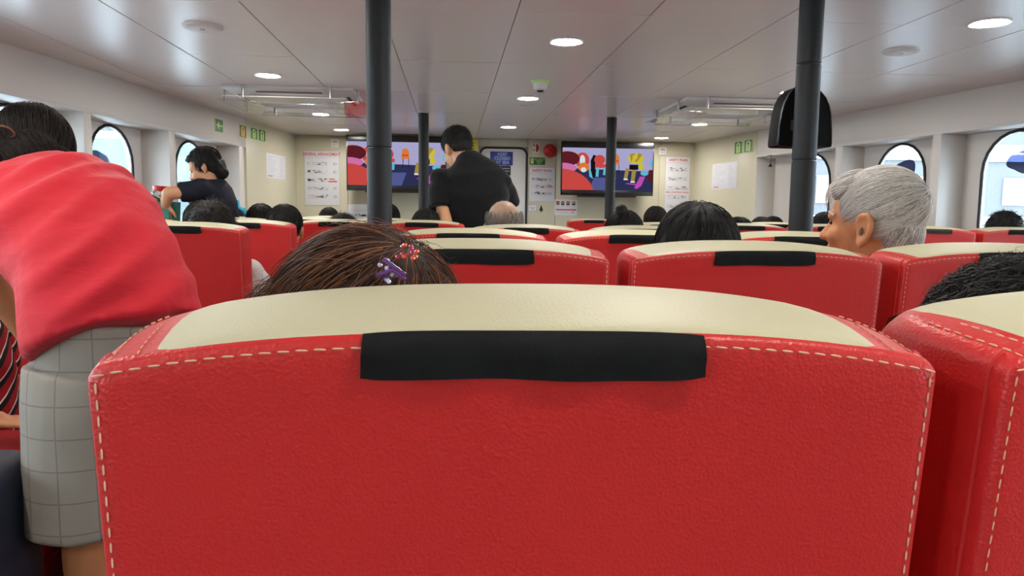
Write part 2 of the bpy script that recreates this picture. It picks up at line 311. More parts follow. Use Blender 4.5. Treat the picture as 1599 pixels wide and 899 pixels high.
for side, recs in (('left', RECESS), ('right', RECESS_R)):
    P, nrm = wall_frame(side)
    root = tag(empty('wall_' + side), 'white panelled side wall with deep window recesses, %s side' % side, 'wall', kind='structure')
    def slab(name, s0, s1, o0, o1, z0, z1, m, bev=0.004):
        mb = MB(); vs = [P(s, o, z) for s in (s0, s1) for o in (o0, o1) for z in (z0, z1)]
        mb.add(vs, [(0, 1, 3, 2), (4, 6, 7, 5), (0, 4, 5, 1), (2, 3, 7, 6), (0, 2, 6, 4), (1, 5, 7, 3)]); return mb.build(name, m, root, bevel=bev)
    slab('upper_band', YB, recs[-1][1] + (0.16 if side == 'left' else 0.0), 0, 0.26, BAND, CEIL + 0.02, M['wall'])
    slab('lower_panel', YB, recs[-1][1], 0, 0.26, 0, SILL, M['wall'])
    edges = [YB] + [e for r in recs for e in r]
    for k in range(len(recs)):
        a = recs[k - 1][1] if k else YB; slab('pier', a, recs[k][0], 0, 0.26, SILL - 0.001, BAND + 0.001, M['wall'])
    e = recs[-1][1]
    if side == 'left':
        slab('pier', e, e + 0.11, 0, 0.26, 0, BAND + 0.001, M['wall']); slab('pier', e + 0.11, e + 0.16, 0.03, 0.26, 0, BAND + 0.001, M['trim'])
        slab('end_panel', e + 0.163, 8.9, 0, 0.1, 0, CEIL + 0.02, M['wallfront'])
    else:
        slab('pier', e, e + 0.06, 0.002, 0.26, 0, BAND + 0.001, M['wall'])
        slab('end_panel', e + 0.004, 8.9, 0, 0.1, 0, CEIL + 0.02, M['wallfront'])
    slab('recess_trim', YB, e, -0.004, 0.002, BAND - 0.001, BAND + 0.022, M['trim'], 0.001)
    for k, (a, b) in enumerate(recs):
        cs = {('left', 8): 5.52, ('left', 9): 6.70, ('left', 7): 4.52, ('right', 8): 5.70, ('right', 7): 4.65, ('right', 9): 6.83}.get((side, k), (a + b) / 2 + 0.06)
        st = stadium(cs, CZ + 0.13, 0.53, 0.90)
        # recess back sheet with an oval opening
        mb = MB(); n = len(st); o = 0.22; o2 = 0.25
        outer = []
        for (s, z) in st:
            dx, dz = s - cs, z - (CZ + 0.13); sx = ((b + 0.02 - cs) if dx > 0 else (cs - a + 0.02)); t = min(sx / max(abs(dx), 1e-6), (0.49 if dz > 0 else 0.53) / max(abs(dz), 1e-6)); outer.append((cs + dx * t, CZ + 0.13 + dz * t))
        # keep the corners of the rectangle
        for (cx_, cz_) in ((b + 0.02, CZ + 0.62), (a - 0.02, CZ + 0.62), (a - 0.02, CZ - 0.40), (b + 0.02, CZ - 0.40)):
            i = min(range(n), key=lambda q: (outer[q][0] - cx_) ** 2 + (outer[q][1] - cz_) ** 2); outer[i] = (cx_, cz_)
        vs = [P(s, o, z) for s, z in st] + [P(s, o, z) for s, z in outer] + [P(s, o2, z) for s, z in st]
        fs = []
        for i in range(n):
            j = (i + 1) % n; fs.append((i, j, n + j, n + i)); fs.append((i, 2 * n + i, 2 * n + j, j))
        mb.add(vs, fs); mb.build('recess_back', M['wall'], root)
        wn += 1
        w = tag(empty('window_%d' % wn), None, None, kind='structure')
        g = MB(); g.tube([P(s, o - 0.004, z) for s, z in st], 0.011, 8, closed=True); g.build('gasket', M['blackmat'], w, smooth=True)
        gl = MB(); gl.loft([[P(s, o2 - 0.012, z) for s, z in st], [P(s, o2 - 0.006, z) for s, z in st]]); pane = gl.build('glass', M['glass'], w)
        if k in (7, 8):
            # printed blue sticker on the pane
            m = clear('blue_sticker', (0.17, 0.19, 0.30), 0.01, 0.4)
            d = MB(); c0 = (cs - (0.10 if side == 'left' else 0.02), CZ + (0.30 if side == 'left' else 0.36)); pts = []
            for q in range(24):
                t = 2 * PI * q / 24; rr = 0.115 * (1 + 0.12 * math.sin(3 * t + 1)); pts.append((c0[0] + rr * math.cos(t), c0[1] + 0.85 * rr * math.sin(t) - (0.04 if math.sin(t) < 0 else 0) * math.sin(t)))
            d.loft([[P(s, o2 - 0.0045, z) for s, z in pts], [P(s, o2 - 0.003, z) for s, z in pts]]); d.build('sticker', m, pane)
# front wall, back wall, floor
fr = tag(empty('wall_front'), 'cream front bulkhead wall', 'wall', kind='structure')
xs = [-2.0, -1.215, 0.32, 0.905, 1.245, 2.51, 3.2]
for i in range(len(xs) - 1):
    if i == 2: MB().box(xs[i] + 0.004, xs[i + 1] - 0.004, YF, YF + 0.06, CZ + 0.77, CEIL + 0.02).build('wall_panel', M['wallfront'], fr, bevel=0.003)
    else: MB().box(xs[i] + 0.002, xs[i + 1] - 0.002, YF, YF + 0.06, 0, CEIL + 0.02).build('wall_panel', M['wallfront'], fr, bevel=0.003)
MB().box(-2.1, 3.3, YF + 0.05, YF + 0.09, 0, CEIL + 0.02).build('backing', M['trim'], fr)
tag(MB().box(-4.0, 5.2, YB - 0.1, YB, 0, CEIL + 0.02).build('wall_back', M['wallfront']), 'plain rear wall', 'wall', kind='structure')
tag(MB().box(-4.0, 5.4, YB - 0.1, YF + 0.1, -0.06, 0).build('floor', M['floor']), 'grey vinyl floor', 'floor', kind='structure')
# door
door = tag(empty('door_1', (0, 0, 0)), 'white steel door with black rubber seal', 'door', kind='structure')
MB().box(0.335, 0.89, YF - 0.012, YF + 0.045, 0.03, CZ + 0.757).build('door_leaf', M['white'], door, bevel=0.05)
def rrect(x0, x1, z0, z1, r, n=6):
    pts = []
    for cx_, cz_, a0 in ((x1 - r, z1 - r, 0), (x0 + r, z1 - r, 90), (x0 + r, z0 + r, 180), (x1 - r, z0 + r, 270)):
        for k in range(n + 1): a = math.radians(a0 + 90 * k / n); pts.append((cx_ + r * math.cos(a), cz_ + r * math.sin(a)))
    return pts
MB().tube([(x, YF - 0.014, z) for x, z in rrect(0.335, 0.892, 0.03, CZ + 0.757, 0.085)], 0.012, 8, closed=True).build('door_seal', M['blackmat'], door, smooth=True)
MB().tube([(0.40, YF - 0.02, 1.02), (0.40, YF - 0.06, 1.02), (0.52, YF - 0.06, 1.02)], 0.011).build('door_handle', M['steel'], door, smooth=True)
# ceiling: separate lacquered panels with open joints
ce = tag(empty('ceiling'), 'glossy white ceiling of long lacquered panels', 'ceiling', kind='structure')
MB().box(-4.0, 5.4, YB - 0.1, YF + 0.1, CEIL + 0.012, CEIL + 0.06).build('backing', M['gap'], ce)
pm = MB().box(-0.2895, 0.2895, -0.5556, 0.5556, 0, 0.012).mesh('ceiling_panel'); pm.materials.append(M['ceil'])
bm = bmesh.new(); bm.from_mesh(pm); bmesh.ops.bevel(bm, geom=[e for e in bm.edges if all(v.co.z < 0.001 for v in e.verts)], offset=0.0015, segments=2, affect='EDGES'); bm.to_mesh(pm); bm.free()
for i in range(-5, 8):
    for j in range(11):
        o = bpy.data.objects.new('ceiling_panel', pm); COL.objects.link(o); o.parent = ce
        o.location = (-0.012 + 0.583 * (i - 0) , YB + 0.55 + 1.112 * j, CEIL + random.uniform(-0.0006, 0.0006)); o.rotation_euler = (random.gauss(0, 0.0012), random.gauss(0, 0.0012), 0)
# ------------------------------------------------------------------ downlights, flush discs, detector
LY = {-1.18: (-2.7, -0.75, 1.15, 3.05, 4.97, 6.89, 8.15), 0.575: (-1.95, -0.02, 1.87, 3.784, 5.664, 7.578), 2.37: (-2.5, -0.6, 1.3, 3.177, 5.09, 7.02, 8.32)}
lname = {-1.18: 'left', 0.575: 'centre', 2.37: 'right'}
dl = empty('downlight')
MB().lathe((0, 0, 0), [(0.066, -0.002), (0.082, -0.007), (0.084, -0.004), (0.084, 0.002), (0.066, 0.002)], 32).build('bezel', M['white'], dl, smooth=True)
MB().cyl((0, 0, 0), 0.068, -0.0045, 0.001, 32).build('diffuser', M['lamp'], dl)
first = True
for x, ys in LY.items():
    vis = [y for y in ys if y > 3.1]
    for y in ys:
        o = dl if first else copy_tree(dl); first = False
        o.location = (x, y, CEIL - 0.001)
        if y > 3.1:
            k = vis.index(y); od = ['nearest', 'second', 'third', 'fourth'][k]
            tag(o, 'round recessed ceiling downlight, %s from the camera in the %s line' % (od, lname[x]), 'ceiling light', 'downlights in the ceiling')
        else: tag(o, 'round recessed ceiling downlight behind the viewer, %s row of the %s line' % (['front', 'second', 'third', 'rear'][[q for q in ys if q <= 3.1][::-1].index(y)], lname[x]), 'ceiling light', 'downlights in the ceiling')
for x, y, s in ((-1.181, 3.712, 'left'), (2.332, 3.766, 'right')):
    o = empty('ceiling_speaker', (x, y, CEIL)); MB().lathe((0, 0, 0), [(0.02, -0.014), (0.07, -0.016), (0.088, -0.009), (0.092, 0.001)], 32).build('cover', M['white'], o, smooth=True)
    MB().cyl((0, 0, 0), 0.012, -0.019, -0.012, 16).build('centre_cap', M['trim'], o, smooth=True)
    tag(o, 'flat round white ceiling speaker above the %s side of the cabin' % s, 'speaker', 'flush ceiling speakers')
o = empty('smoke_detector', (0.581, 4.93, CEIL)); MB().cyl((0, 0, 0), 0.062, -0.014, 0, 32).build('mounting_plate', M['greenlit'], o); 
MB().lathe((0, -0.0, 0), [(0.03, -0.062), (0.042, -0.055), (0.048, -0.03), (0.048, -0.012)], 28).build('sensor_head', M['white'], o, smooth=True)
MB().lathe((0, 0, 0), [(0.008, -0.072), (0.022, -0.068), (0.026, -0.058)], 16).build('sensor_cap', M['blackmat'], o, smooth=True)
tag(o, 'white smoke detector hanging from the ceiling on its base plate', 'smoke detector')
for x, y, t in ((0.60, 6.05, 'by the second centre downlight'), (0.62, 8.0, 'by the third centre downlight'), (2.25, 7.75, 'by the right-hand front downlight'), (-1.0, 7.7, 'by the left-hand front downlight')):
    o = MB().box(-0.055, 0.055, -0.008, 0.008, -0.004, 0).build('ceiling_slot', M['trim'], bevel=0.002); o.location = (x, y, CEIL); tag(o, 'thin slot cover in the ceiling %s' % t, 'ceiling fitting')

# ------------------------------------------------------------------ air conditioning cassettes
def cassette(x, y, side):
    o = empty('ceiling_air_conditioner', (x, y, CEIL)); h = 0.455
    MB().loft([[(sx * h, sy * h, 0) for sx, sy in ((-1, -1), (1, -1), (1, 1), (-1, 1))], [(sx * h, sy * h, -0.02) for sx, sy in ((-1, -1), (1, -1), (1, 1), (-1, 1))], [(sx * 0.33, sy * 0.33, -0.045) for sx, sy in ((-1, -1), (1, -1), (1, 1), (-1, 1))]]).build('fascia', M['acunit'], o, bevel=0.004)
    MB().box(-0.25, 0.25, -0.25, 0.25, -0.052, -0.04).build('intake_grille', M['acunit'], o, bevel=0.004)
    for k in range(7): MB().box(-0.22, 0.22, -0.21 + 0.07 * k - 0.004, -0.21 + 0.07 * k + 0.004, -0.0535, -0.05).build('slat', M['trim'], o)
    for k in range(4):
        R = Matrix.Rotation(PI / 2 * k, 4, 'Z')
        MB().box(-0.23, 0.23, -0.40, -0.375, -0.036, -0.020).build('outlet_slot', M['gap'], o, mw=R)
        MB().box(-0.27, 0.27, -0.366, -0.33, -0.046, -0.040).build('louvre', M['acunit'], o, mw=R)
        # clear deflector hung on steel standoffs
        MB().add([(-0.42, -0.53, -0.085), (0.42, -0.53, -0.085), (0.33, -0.25, -0.092), (-0.33, -0.25, -0.092), (-0.42, -0.53, -0.090), (0.42, -0.53, -0.090), (0.33, -0.25, -0.097), (-0.33, -0.25, -0.097)],
                 [(0, 1, 2, 3), (7, 6, 5, 4), (0, 4, 5, 1), (1, 5, 6, 2), (2, 6, 7, 3), (3, 7, 4, 0)]).build('deflector', M['acrylic'], o, mw=R)
        MB().tube([(-0.42, -0.53, -0.0875), (0.42, -0.53, -0.0875)], 0.003, 6).build('deflector_rim', M['trim'], o, mw=R)
        for sx in (-0.30, 0.30):
            MB().cyl((sx, -0.47, 0), 0.008, -0.082, 0, 12).cyl((sx, -0.47, 0), 0.012, -0.09, -0.082, 12).build('standoff', M['steel'], o, smooth=True, mw=R)
    return tag(o, 'white square ceiling air conditioner with clear deflectors, %s side' % side, 'air conditioner', 'ceiling cassettes')
cassette(-1.15, 5.84, 'left'); cassette(2.18, 5.87, 'right')

# ------------------------------------------------------------------ poles
def pole(x, y, joints, label, coll=False):
    o = empty('pole', (x, y, 0)); zs = [0.0] + joints + [CEIL]
    for i in range(len(zs) - 1):
        a, b = zs[i], zs[i + 1]; MB().lathe((0, 0, 0), [(0.041, a + 0.001), (0.045, a + 0.005), (0.045, b - 0.005), (0.041, b - 0.001)], 32).build('sleeve', M['pole'], o, smooth=True)
    MB().cyl((0, 0, 0), 0.040, 0, CEIL, 24).build('core', M['black'], o, smooth=True)
    MB().lathe((0, 0, 0), [(0.045, CEIL - 0.012), (0.056, CEIL - 0.008), (0.056, CEIL)], 32).build('collar', M['trim'], o, smooth=True)
    MB().lathe((0, 0, 0), [(0.07, 0), (0.07, 0.008), (0.046, 0.014)], 32).build('floor_flange', M['dark_metal'], o, smooth=True)
    return tag(o, label, 'pole', 'dark padded cabin poles')
pole(-0.262, 2.74, [CZ + 0.225], 'thick dark grey pole rising behind the brown-haired passenger')
pole(-0.245, 6.6, [CZ + 0.2], 'dark pole in front of the left-hand screen')
pole(1.425, 6.6, [CZ + 0.2], 'dark pole in front of the right-hand screen')
pole(1.352, 2.77, [CZ + 0.21, CZ + 0.57], 'thick dark grey pole on the right carrying a black housing')
# black housing behind the right pole
o = empty('speaker_housing', (1.380, 2.83, CZ))
L_ = [(-0.100, 0.268), (-0.110, 0.272), (-0.112, 0.286), (-0.108, 0.34), (-0.102, 0.40), (-0.093, 0.437), (-0.077, 0.470), (-0.055, 0.493), (-0.025, 0.504)]
ring = L_ + [(-x, z - 0.012 * (z - 0.264) / 0.24) for x, z in L_[::-1]]
MB().loft([[(x * 0.97, 0.0, 0.38 + (z - 0.38) * 0.97) for x, z in ring], [(x, 0.006, z) for x, z in ring], [(x * 0.98, 0.09, z) for x, z in ring], [(x * 0.85, 0.115, 0.36 + (z - 0.36) * 0.85) for x, z in ring]]).build('shell', M['hood'], o, smooth=True, sharp=30)
MB().tube([(x * 0.985, -0.001, 0.38 + (z - 0.38) * 0.985) for x, z in ring], 0.003, 6, closed=True).build('edge_seam', M['black'], o, smooth=True)
MB().box(-0.06, -0.03, -0.045, 0.004, 0.33, 0.37).build('bracket', M['dark_metal'], o)
tag(o, 'black round-shouldered housing mounted behind the right-hand pole', 'speaker')

# ------------------------------------------------------------------ televisions
E_ = lambda n, c, s=0.85: emission(n, srgb(*[0.86 * v + 0.14 * sum(c) / 3 for v in c]), s)
PIC = [E_('pic_lavender', (176, 172, 222)), E_('pic_navy', (46, 50, 92)), E_('pic_red', (226, 70, 62)), E_('pic_pink', (226, 110, 176)), E_('pic_maroon', (104, 26, 38)), E_('pic_orange', (244, 130, 36)),
       E_('pic_yellow', (226, 206, 40)), E_('pic_cyan', (96, 196, 226)), E_('pic_magenta', (206, 70, 190)), E_('pic_tan', (176, 146, 66)), E_('pic_white', (230, 230, 244)), E_('pic_black', (22, 20, 30)), E_('pic_blue', (84, 92, 160))]
def picture(w, h):
    mb = MB(); lay = [0.0]
    def poly(pts, mi):
        lay[0] += 0.00006; mb.cur = mi; mb.add([((u - 0.5) * w, (v - 0.5) * h, lay[0]) for u, v in pts], [tuple(range(len(pts)))])
    def clipc(pts): return [(min(1, max(0, u)), min(1, max(0, v))) for u, v in pts]
    def el(cu, cv, ru, rv, mi, a0=0, a1=360): poly(clipc([(cu + ru * math.cos(math.radians(a0 + (a1 - a0) * k / 28)), cv + rv * math.sin(math.radians(a0 + (a1 - a0) * k / 28))) for k in range(28)]), mi)
    poly([(0, 0), (1, 0), (1, 1), (0, 1)], 0); poly([(0, 0), (1, 0), (1, 0.46), (0, 0.52)], 1); poly([(0.3, 0.0), (0.55, 0.0), (0.6, 0.3), (0.35, 0.3)], 12)
    el(0.22, 0.70, 0.075, 0.19, 2); el(0.22, 0.70, 0.03, 0.13, 10); el(0.235, 0.54, 0.06, 0.11, 5); el(0.235, 0.48, 0.03, 0.06, 10)          # red tub chair
    poly([(0.32, 0.30), (0.36, 0.30), (0.37, 0.82), (0.34, 0.84), (0.31, 0.7)], 11); el(0.41, 0.72, 0.06, 0.12, 2); poly([(0.36, 0.52), (0.48, 0.54), (0.48, 0.62), (0.36, 0.62)], 2)
    poly([(0.37, 0.32), (0.40, 0.32), (0.405, 0.54), (0.375, 0.54)], 7); poly([(0.45, 0.36), (0.475, 0.36), (0.48, 0.54), (0.455, 0.54)], 7); poly([(0.30, 0.32), (0.34, 0.27), (0.31, 0.5), (0.29, 0.5)], 7)
    poly([(0.545, 0.62), (0.63, 0.62), (0.625, 0.80), (0.60, 0.86), (0.56, 0.84)], 5); poly([(0.555, 0.68), (0.62, 0.68), (0.62, 0.72), (0.555, 0.72)], 2)           # orange chair
    poly([(0.56, 0.42), (0.565, 0.42), (0.57, 0.62), (0.562, 0.62)], 11); poly([(0.62, 0.42), (0.626, 0.42), (0.626, 0.62), (0.62, 0.62)], 11)
    el(0.81, 0.77, 0.09, 0.13, 6); poly([(0.74, 0.86), (0.80, 0.90), (0.76, 0.68)], 9); poly([(0.84, 0.9), (0.88, 0.86), (0.82, 0.68), (0.80, 0.7)], 9); el(0.80, 0.80, 0.03, 0.05, 6)
    poly([(0.68, 0.28), (0.72, 0.28), (0.74, 0.52), (0.70, 0.54)], 9); poly([(0.76, 0.22), (0.80, 0.22), (0.82, 0.50), (0.77, 0.50)], 9); poly([(0.74, 0.50), (0.84, 0.50), (0.84, 0.62), (0.74, 0.62)], 11); el(0.87, 0.58, 0.03, 0.08, 6)
    poly([(0.68, 0.25), (0.73, 0.25), (0.72, 0.29), (0.68, 0.29)], 10); poly([(0.755, 0.19), (0.81, 0.19), (0.80, 0.23), (0.76, 0.23)], 10)
    el(0.91, 0.42, 0.045, 0.06, 7); poly([(0.95, 0.22), (1, 0.2), (1, 0.5), (0.96, 0.5)], 4); poly([(0.86, 0.34), (0.92, 0.34), (0.88, 0.12), (0.83, 0.04), (0.80, 0.06)], 8); poly([(0.70, 0.16), (0.86, 0.12), (0.86, 0.15), (0.72, 0.18)], 8); el(0.985, 0.66, 0.015, 0.09, 7)
    el(0.04, 0.76, 0.15, 0.16, 5); el(0.06, 0.74, 0.13, 0.17, 4); el(0.0, 0.52, 0.16, 0.12, 3); el(-0.02, -0.1, 0.37, 0.60, 2)
    return mb.mesh('picture')
def tv(x0, x1, zt, zb, y, label):
    w = x1 - x0; h = zt - zb; o = empty('television', mw=frame(((x0 + x1) / 2, y, CZ + (zt + zb) / 2), (1, 0, 0)))
    MB().box(-w / 2, w / 2, -h / 2, h / 2, -0.055, -0.004).build('body', M['black'], o, bevel=0.006)
    t, b, s = 0.072, 0.060, 0.012
    MB().box(-w / 2, w / 2, h / 2 - t, h / 2, -0.006, 0.004).box(-w / 2, w / 2, -h / 2, -h / 2 + b, -0.006, 0.004).box(-w / 2, -w / 2 + s, -h / 2, h / 2, -0.006, 0.004).box(w / 2 - s, w / 2, -h / 2, h / 2, -0.006, 0.004).build('bezel', M['black'], o, bevel=0.002)
    p = link('screen', picture(w - 2 * s, h - t - b), o, PIC); p.location = (0, (b - t) / 2, -0.003)
    MB().box(-w * 0.32, w * 0.32, -h / 2 - 0.02, -h / 2 + 0.004, -0.05, 0.0).build('speaker_bar', M['black'], o, bevel=0.006)
    MB().box(-0.2, 0.2, -0.12, 0.12, -(YF - y) + 0.004, -0.05).build('wall_bracket', M['dark_metal'], o)
    return tag(o, label, 'television', 'wall screens')
tv(-1.178, -0.06, 0.842, 0.225, 8.5, 'wide black television showing coloured chairs, left of the door')
tv(1.258, 2.342, 0.818, 0.205, 8.5, 'wide black television showing coloured chairs, right of the door')

# ------------------------------------------------------------------ notices and signs
def plate(name, w, h, mw, m, label, cat, th=0.004):
    o = MB().box(-w / 2, w / 2, -h / 2, h / 2, 0, th).build(name, m, None, bevel=0.001, mw=mw); return tag(o, label, cat)
def front(x0, x1, zt, zb): return (x1 - x0, zt - zb, frame(((x0 + x1) / 2, YF - 0.0005, CZ + (zt + zb) / 2), (1, 0, 0)))
def rects(parent, L, m, name='print', z=0.0043):
    mb = MB()
    for x0, y0, x1, y1 in L: mb.box(x0, x1, y0, y1, z - 0.0003, z + 0.0002)
    return mb.build(name, m, parent)
def plan_poster(x0, x1, zt, zb, title, label, seed, subs=5, split=None):
    r = random.Random(seed); w, h, mw = front(x0, x1, zt, zb); o = plate('notice_poster', w, h, mw, M['paper'], label, 'poster')
    bd = 0.004; rects(o, [(-w / 2, -h / 2, -w / 2 + bd, h / 2), (w / 2 - bd, -h / 2, w / 2, h / 2), (-w / 2, h / 2 - bd, w / 2, h / 2), (-w / 2, -h / 2, w / 2, -h / 2 + bd), (-w / 2, h / 2 - 0.075, w / 2, h / 2 - 0.072)], M['inkfaint'], 'border')
    if title[0]: text(o, title[0], 0.05 * w / 0.4, 0, h / 2 - 0.04, 0.0043, M['redink'], bold=0.0012, sx=title[1])
    fa, gr, dk = [], [], []
    n = subs; top = h / 2 - 0.11; step = (h - 0.16) / n
    for k in range(n):
        y = top - step * (k + 0.4); L = w * r.uniform(0.55, 0.66); xs0 = -w / 2 + 0.03
        fa.append((xs0, y - step * 0.18, xs0 + L, y - step * 0.14)); fa.append((xs0, y + step * 0.12, xs0 + L * r.uniform(.5, 1), y + step * 0.15))
        for q in range(r.randint(9, 15)):
            a = xs0 + r.uniform(0, L); ww = r.uniform(0.006, 0.035); yy = y + r.uniform(-0.14, 0.12) * step; (gr if r.random() < 0.5 else fa).append((a, yy, a + ww, yy + r.uniform(0.004, 0.016)))
        if r.random() < 0.8: a = xs0 + r.uniform(0.05, L - 0.05); dk.append((a, y - 0.012, a + 0.03, y - 0.004))
        for q in range(5): yy = y + (0.12 - 0.07 * q) * step; fa.append((w / 2 - 0.075, yy, w / 2 - 0.075 + r.uniform(0.02, 0.055), yy + 0.004))
    rects(o, fa, M['inkfaint'], 'faint_print'); rects(o, gr, M['ink'], 'drawing'); rects(o, dk, M['inkdark'], 'dark_print')
    rects(o, [(w * 0.2, -0.02 * h, w * 0.34, 0.0), (w * 0.18, -0.07 * h, w * 0.42, -0.045 * h)], M['redink'], 'red_print')
    if split is not None:
        y = split - (zt + zb) / 2
        rects(o, [(-w / 2, y - 0.064, w / 2, y + 0.006)], M['paper'], 'title_band', 0.0046); text(o, 'FIRE CONTROL PLAN', 0.03, 0, y - 0.028, 0.005, M['redink'], bold=0.0008)
        rects(o, [(-w / 2, y - 0.066, w / 2, y - 0.063), (-w / 2, y + 0.006, w / 2, y + 0.009)], M['inkfaint'], 'border', 0.005)
    return o
plan_poster(-1.712, -1.306, 0.684, 0.05, ('GENERAL ARRANGEMENT', 0.72), 'tall white ship plan poster in the left front corner', 3)
plan_poster(0.921, 1.236, 0.536, 0.125, ('SAFETY PLAN', 1.0), 'white ship plan poster below the small green sign beside the door', 5, 3)
plan_poster(2.582, 2.892, 0.690, -0.02, ('SAFETY PLAN', 1.0), 'tall white double plan poster right of the right-hand screen', 9, 5, split=0.29)
plan_poster(-1.217, -0.78, 0.075, -0.20, ('', 0.9), 'low pinkish plan sheet beneath the left-hand screen', 12, 2)
def sheet(side, s0, s1, zt, zb, label, seed):
    P, n = wall_frame(side); a = P(s0, -0.001, 0); b = P(s1, -0.001, 0); c = (a + b) / 2; c.z = CZ + (zt + zb) / 2
    w = (b - a).length; h = zt - zb; o = plate('paper_notice', w, h, frame(c, (b - a)), M['paper'], label, 'notice', 0.002); r = random.Random(seed)
    L = []
    for k in range(12):
        y = h / 2 - 0.03 - k * (h - 0.05) / 12; L.append((-w * 0.42, y - 0.003, -w * 0.42 + r.uniform(.2, .5) * w, y)); L.append((w * 0.18, y - 0.003, w * r.uniform(.25, .42), y))
    rects(o, L, M['inkfaint'], 'print', 0.0022); rects(o, [(-w * 0.42, -h / 2 + 0.02, -w * 0.2, -h / 2 + 0.03)], M['redink'], 'red_print', 0.0022)
sheet('left', 7.913, 8.49, 0.585, 0.325, 'white printed notice sheet on the left end wall', 2)
sheet('right', 8.377, 7.832, 0.575, 0.285, 'white printed notice sheet on the right end wall', 4)
def wall_sign(side, s0, s1, zt, zb, label, kind):
    P, n = wall_frame(side); a = P(s0, -0.001, 0); b = P(s1, -0.001, 0); c = (a + b) / 2; c.z = CZ + (zt + zb) / 2; w = (b - a).length; h = zt - zb
    o = plate('safety_sign', w, h, frame(c, (b - a)), M['greenlit'], label, 'sign')
    rects(o, [(-w * 0.46, -h * 0.46, w * 0.46, h * 0.46)], M['green'] if kind != 'amber' else mat('dark_olive_print', srgb(70, 84, 30), 0.5), 'field', 0.0044)
    z = 0.005
    if kind == 'arrow':
        MB().add([(x * w, y * h, z + d) for d in (0, 0.0004) for x, y in ((-0.36, 0.0), (-0.05, 0.27), (0.05, 0.20), (-0.12, 0.06), (0.40, 0.06), (0.40, -0.06), (-0.12, -0.06), (0.05, -0.20), (-0.05, -0.27))], [tuple(range(9)), tuple(range(17, 8, -1))]).build('arrow', M['greenlit'], o)
    else:
        m = M['ambersign'] if kind == 'amber' else M['greenlit']
        pts = [(-0.27, -0.42), (0.27, -0.42), (0.27, 0.18)] + [(0.27 * math.cos(PI * k / 10), 0.18 + 0.22 * math.sin(PI * k / 10)) for k in range(1, 10)] + [(-0.27, 0.18)]
        symb = MB().add([(x * w, y * h, z) for x, y in pts], [tuple(range(len(pts)))]); sym = symb.build('jacket_symbol', m, o)
        MB().add([(x * w, y * h, z + 0.0004) for x, y in [(0.085 * math.cos(2 * PI * k / 12), 0.17 + 0.085 * math.sin(2 * PI * k / 12)) for k in range(12)]], [tuple(range(12))]).build('neck_opening', M['inkdark'], sym)
        rects(sym, [(-0.02 * w, -0.4 * h, 0.02 * w, 0.1 * h)], M['green'], 'jacket_seam', 0.0056)
wall_sign('left', 6.727, 6.887, 0.787, 0.672, 'green arrow sign high on the left wall', 'arrow')
wall_sign('left', 7.246, 7.404, 0.795, 0.676, 'amber and green life jacket sign next to the wall joint', 'amber')
wall_sign('left', 7.520, 7.680, 0.80, 0.688, 'green life jacket sign, nearer of the left pair', 'jacket')
wall_sign('left', 7.722, 7.900, 0.805, 0.690, 'green life jacket sign, farther of the left pair', 'jacket')
wall_sign('right', 7.901, 7.745, 0.785, 0.653, 'green life jacket sign on right wall, farther of two', 'jacket')
wall_sign('right', 7.706, 7.540, 0.788, 0.656, 'green life jacket sign on right wall, nearer of two', 'jacket')
w, h, mw = front(0.927, 1.113, 0.652, 0.566); o = plate('safety_sign', w, h, mw, M['green'], 'small green life jacket sign with text beside the door', 'sign')
rects(o, [(-w * 0.44, -h * 0.38, -w * 0.24, h * 0.38)], M['greenlit'], 'jacket_symbol'); rects(o, [(-w * 0.36, h * 0.06, -w * 0.32, h * 0.22)], M['inkdark'], 'neck_opening', 0.0048)
for k, s in enumerate(('LIFE JACKET', 'UNDER', 'SEAT')): text(o, s, 0.026, w * 0.13, h * (0.26 - 0.27 * k), 0.0045, M['greenlit'])
w, h, mw = front(0.455, 0.724, 0.712, 0.552); mw.translation.y = YF - 0.0135; o = plate('door_sign', w, h, mw, M['blue'], 'blue sign with white capitals on the door', 'sign', 0.005)
for k, s in enumerate(('KEEP', 'CLOSED', 'AT SEA')): text(o, s, 0.052, 0.01, h * (0.30 - 0.30 * k), 0.0054, M['paleprint'], bold=0.0008)
w, h, mw = front(0.55, 0.70, 0.548, 0.434); mw.translation.y = YF - 0.0135; o = plate('door_sign', w, h, mw, M['inkdark'], 'small black plate below the blue door sign', 'sign', 0.005)
rects(o, [(-0.05, 0.02, 0.06, 0.028), (-0.05, -0.01, 0.06, -0.002), (-0.05, -0.035, 0.04, -0.028)], M['inkfaint'], 'print', 0.0053)
w, h, mw = front(0.15, 0.308, 0.845, 0.715); o = plate('yellow_notice', w, h, mw, M['yellow'], 'bright yellow notice above the man in black', 'sign')
rects(o, [(-0.05, 0.02, 0.05, 0.03), (-0.05, -0.01, 0.05, 0.0), (0.02, -0.04, 0.05, -0.03)], mat('olive_print', srgb(150, 140, 30), 0.6), 'print')
w, h, mw = front(0.962, 1.04, 0.82, 0.705); o = plate('alarm_sign', w, h, mw, M['white'], 'white sign with a red half disc beside the bell', 'sign')
MB().add([(0.0, 0.05, 0.0045)] + [(0.036 * math.sin(PI * k / 14), 0.05 * math.cos(PI * k / 14), 0.0045) for k in range(15)] + [(0, -0.05, 0.0045)], [tuple(range(17))]).build('half_disc', M['redpaint'], o)
rects(o, [(-0.03, 0.02, -0.02, 0.05), (-0.03, 0.018, -0.008, 0.024), (-0.03, -0.04, -0.022, -0.012), (-0.022, -0.02, -0.010, -0.014)], M['inkdark'], 'print')
o = empty('fire_bell', mw=frame((1.165, YF, CZ + 0.733), (1, 0, 0)))
MB().lathe((0, 0, 0), [(0.078, 0.012), (0.080, 0.03), (0.066, 0.052), (0.03, 0.062), (0.0005, 0.064)], 32).build('gong', M['redpaint'], o, smooth=True)
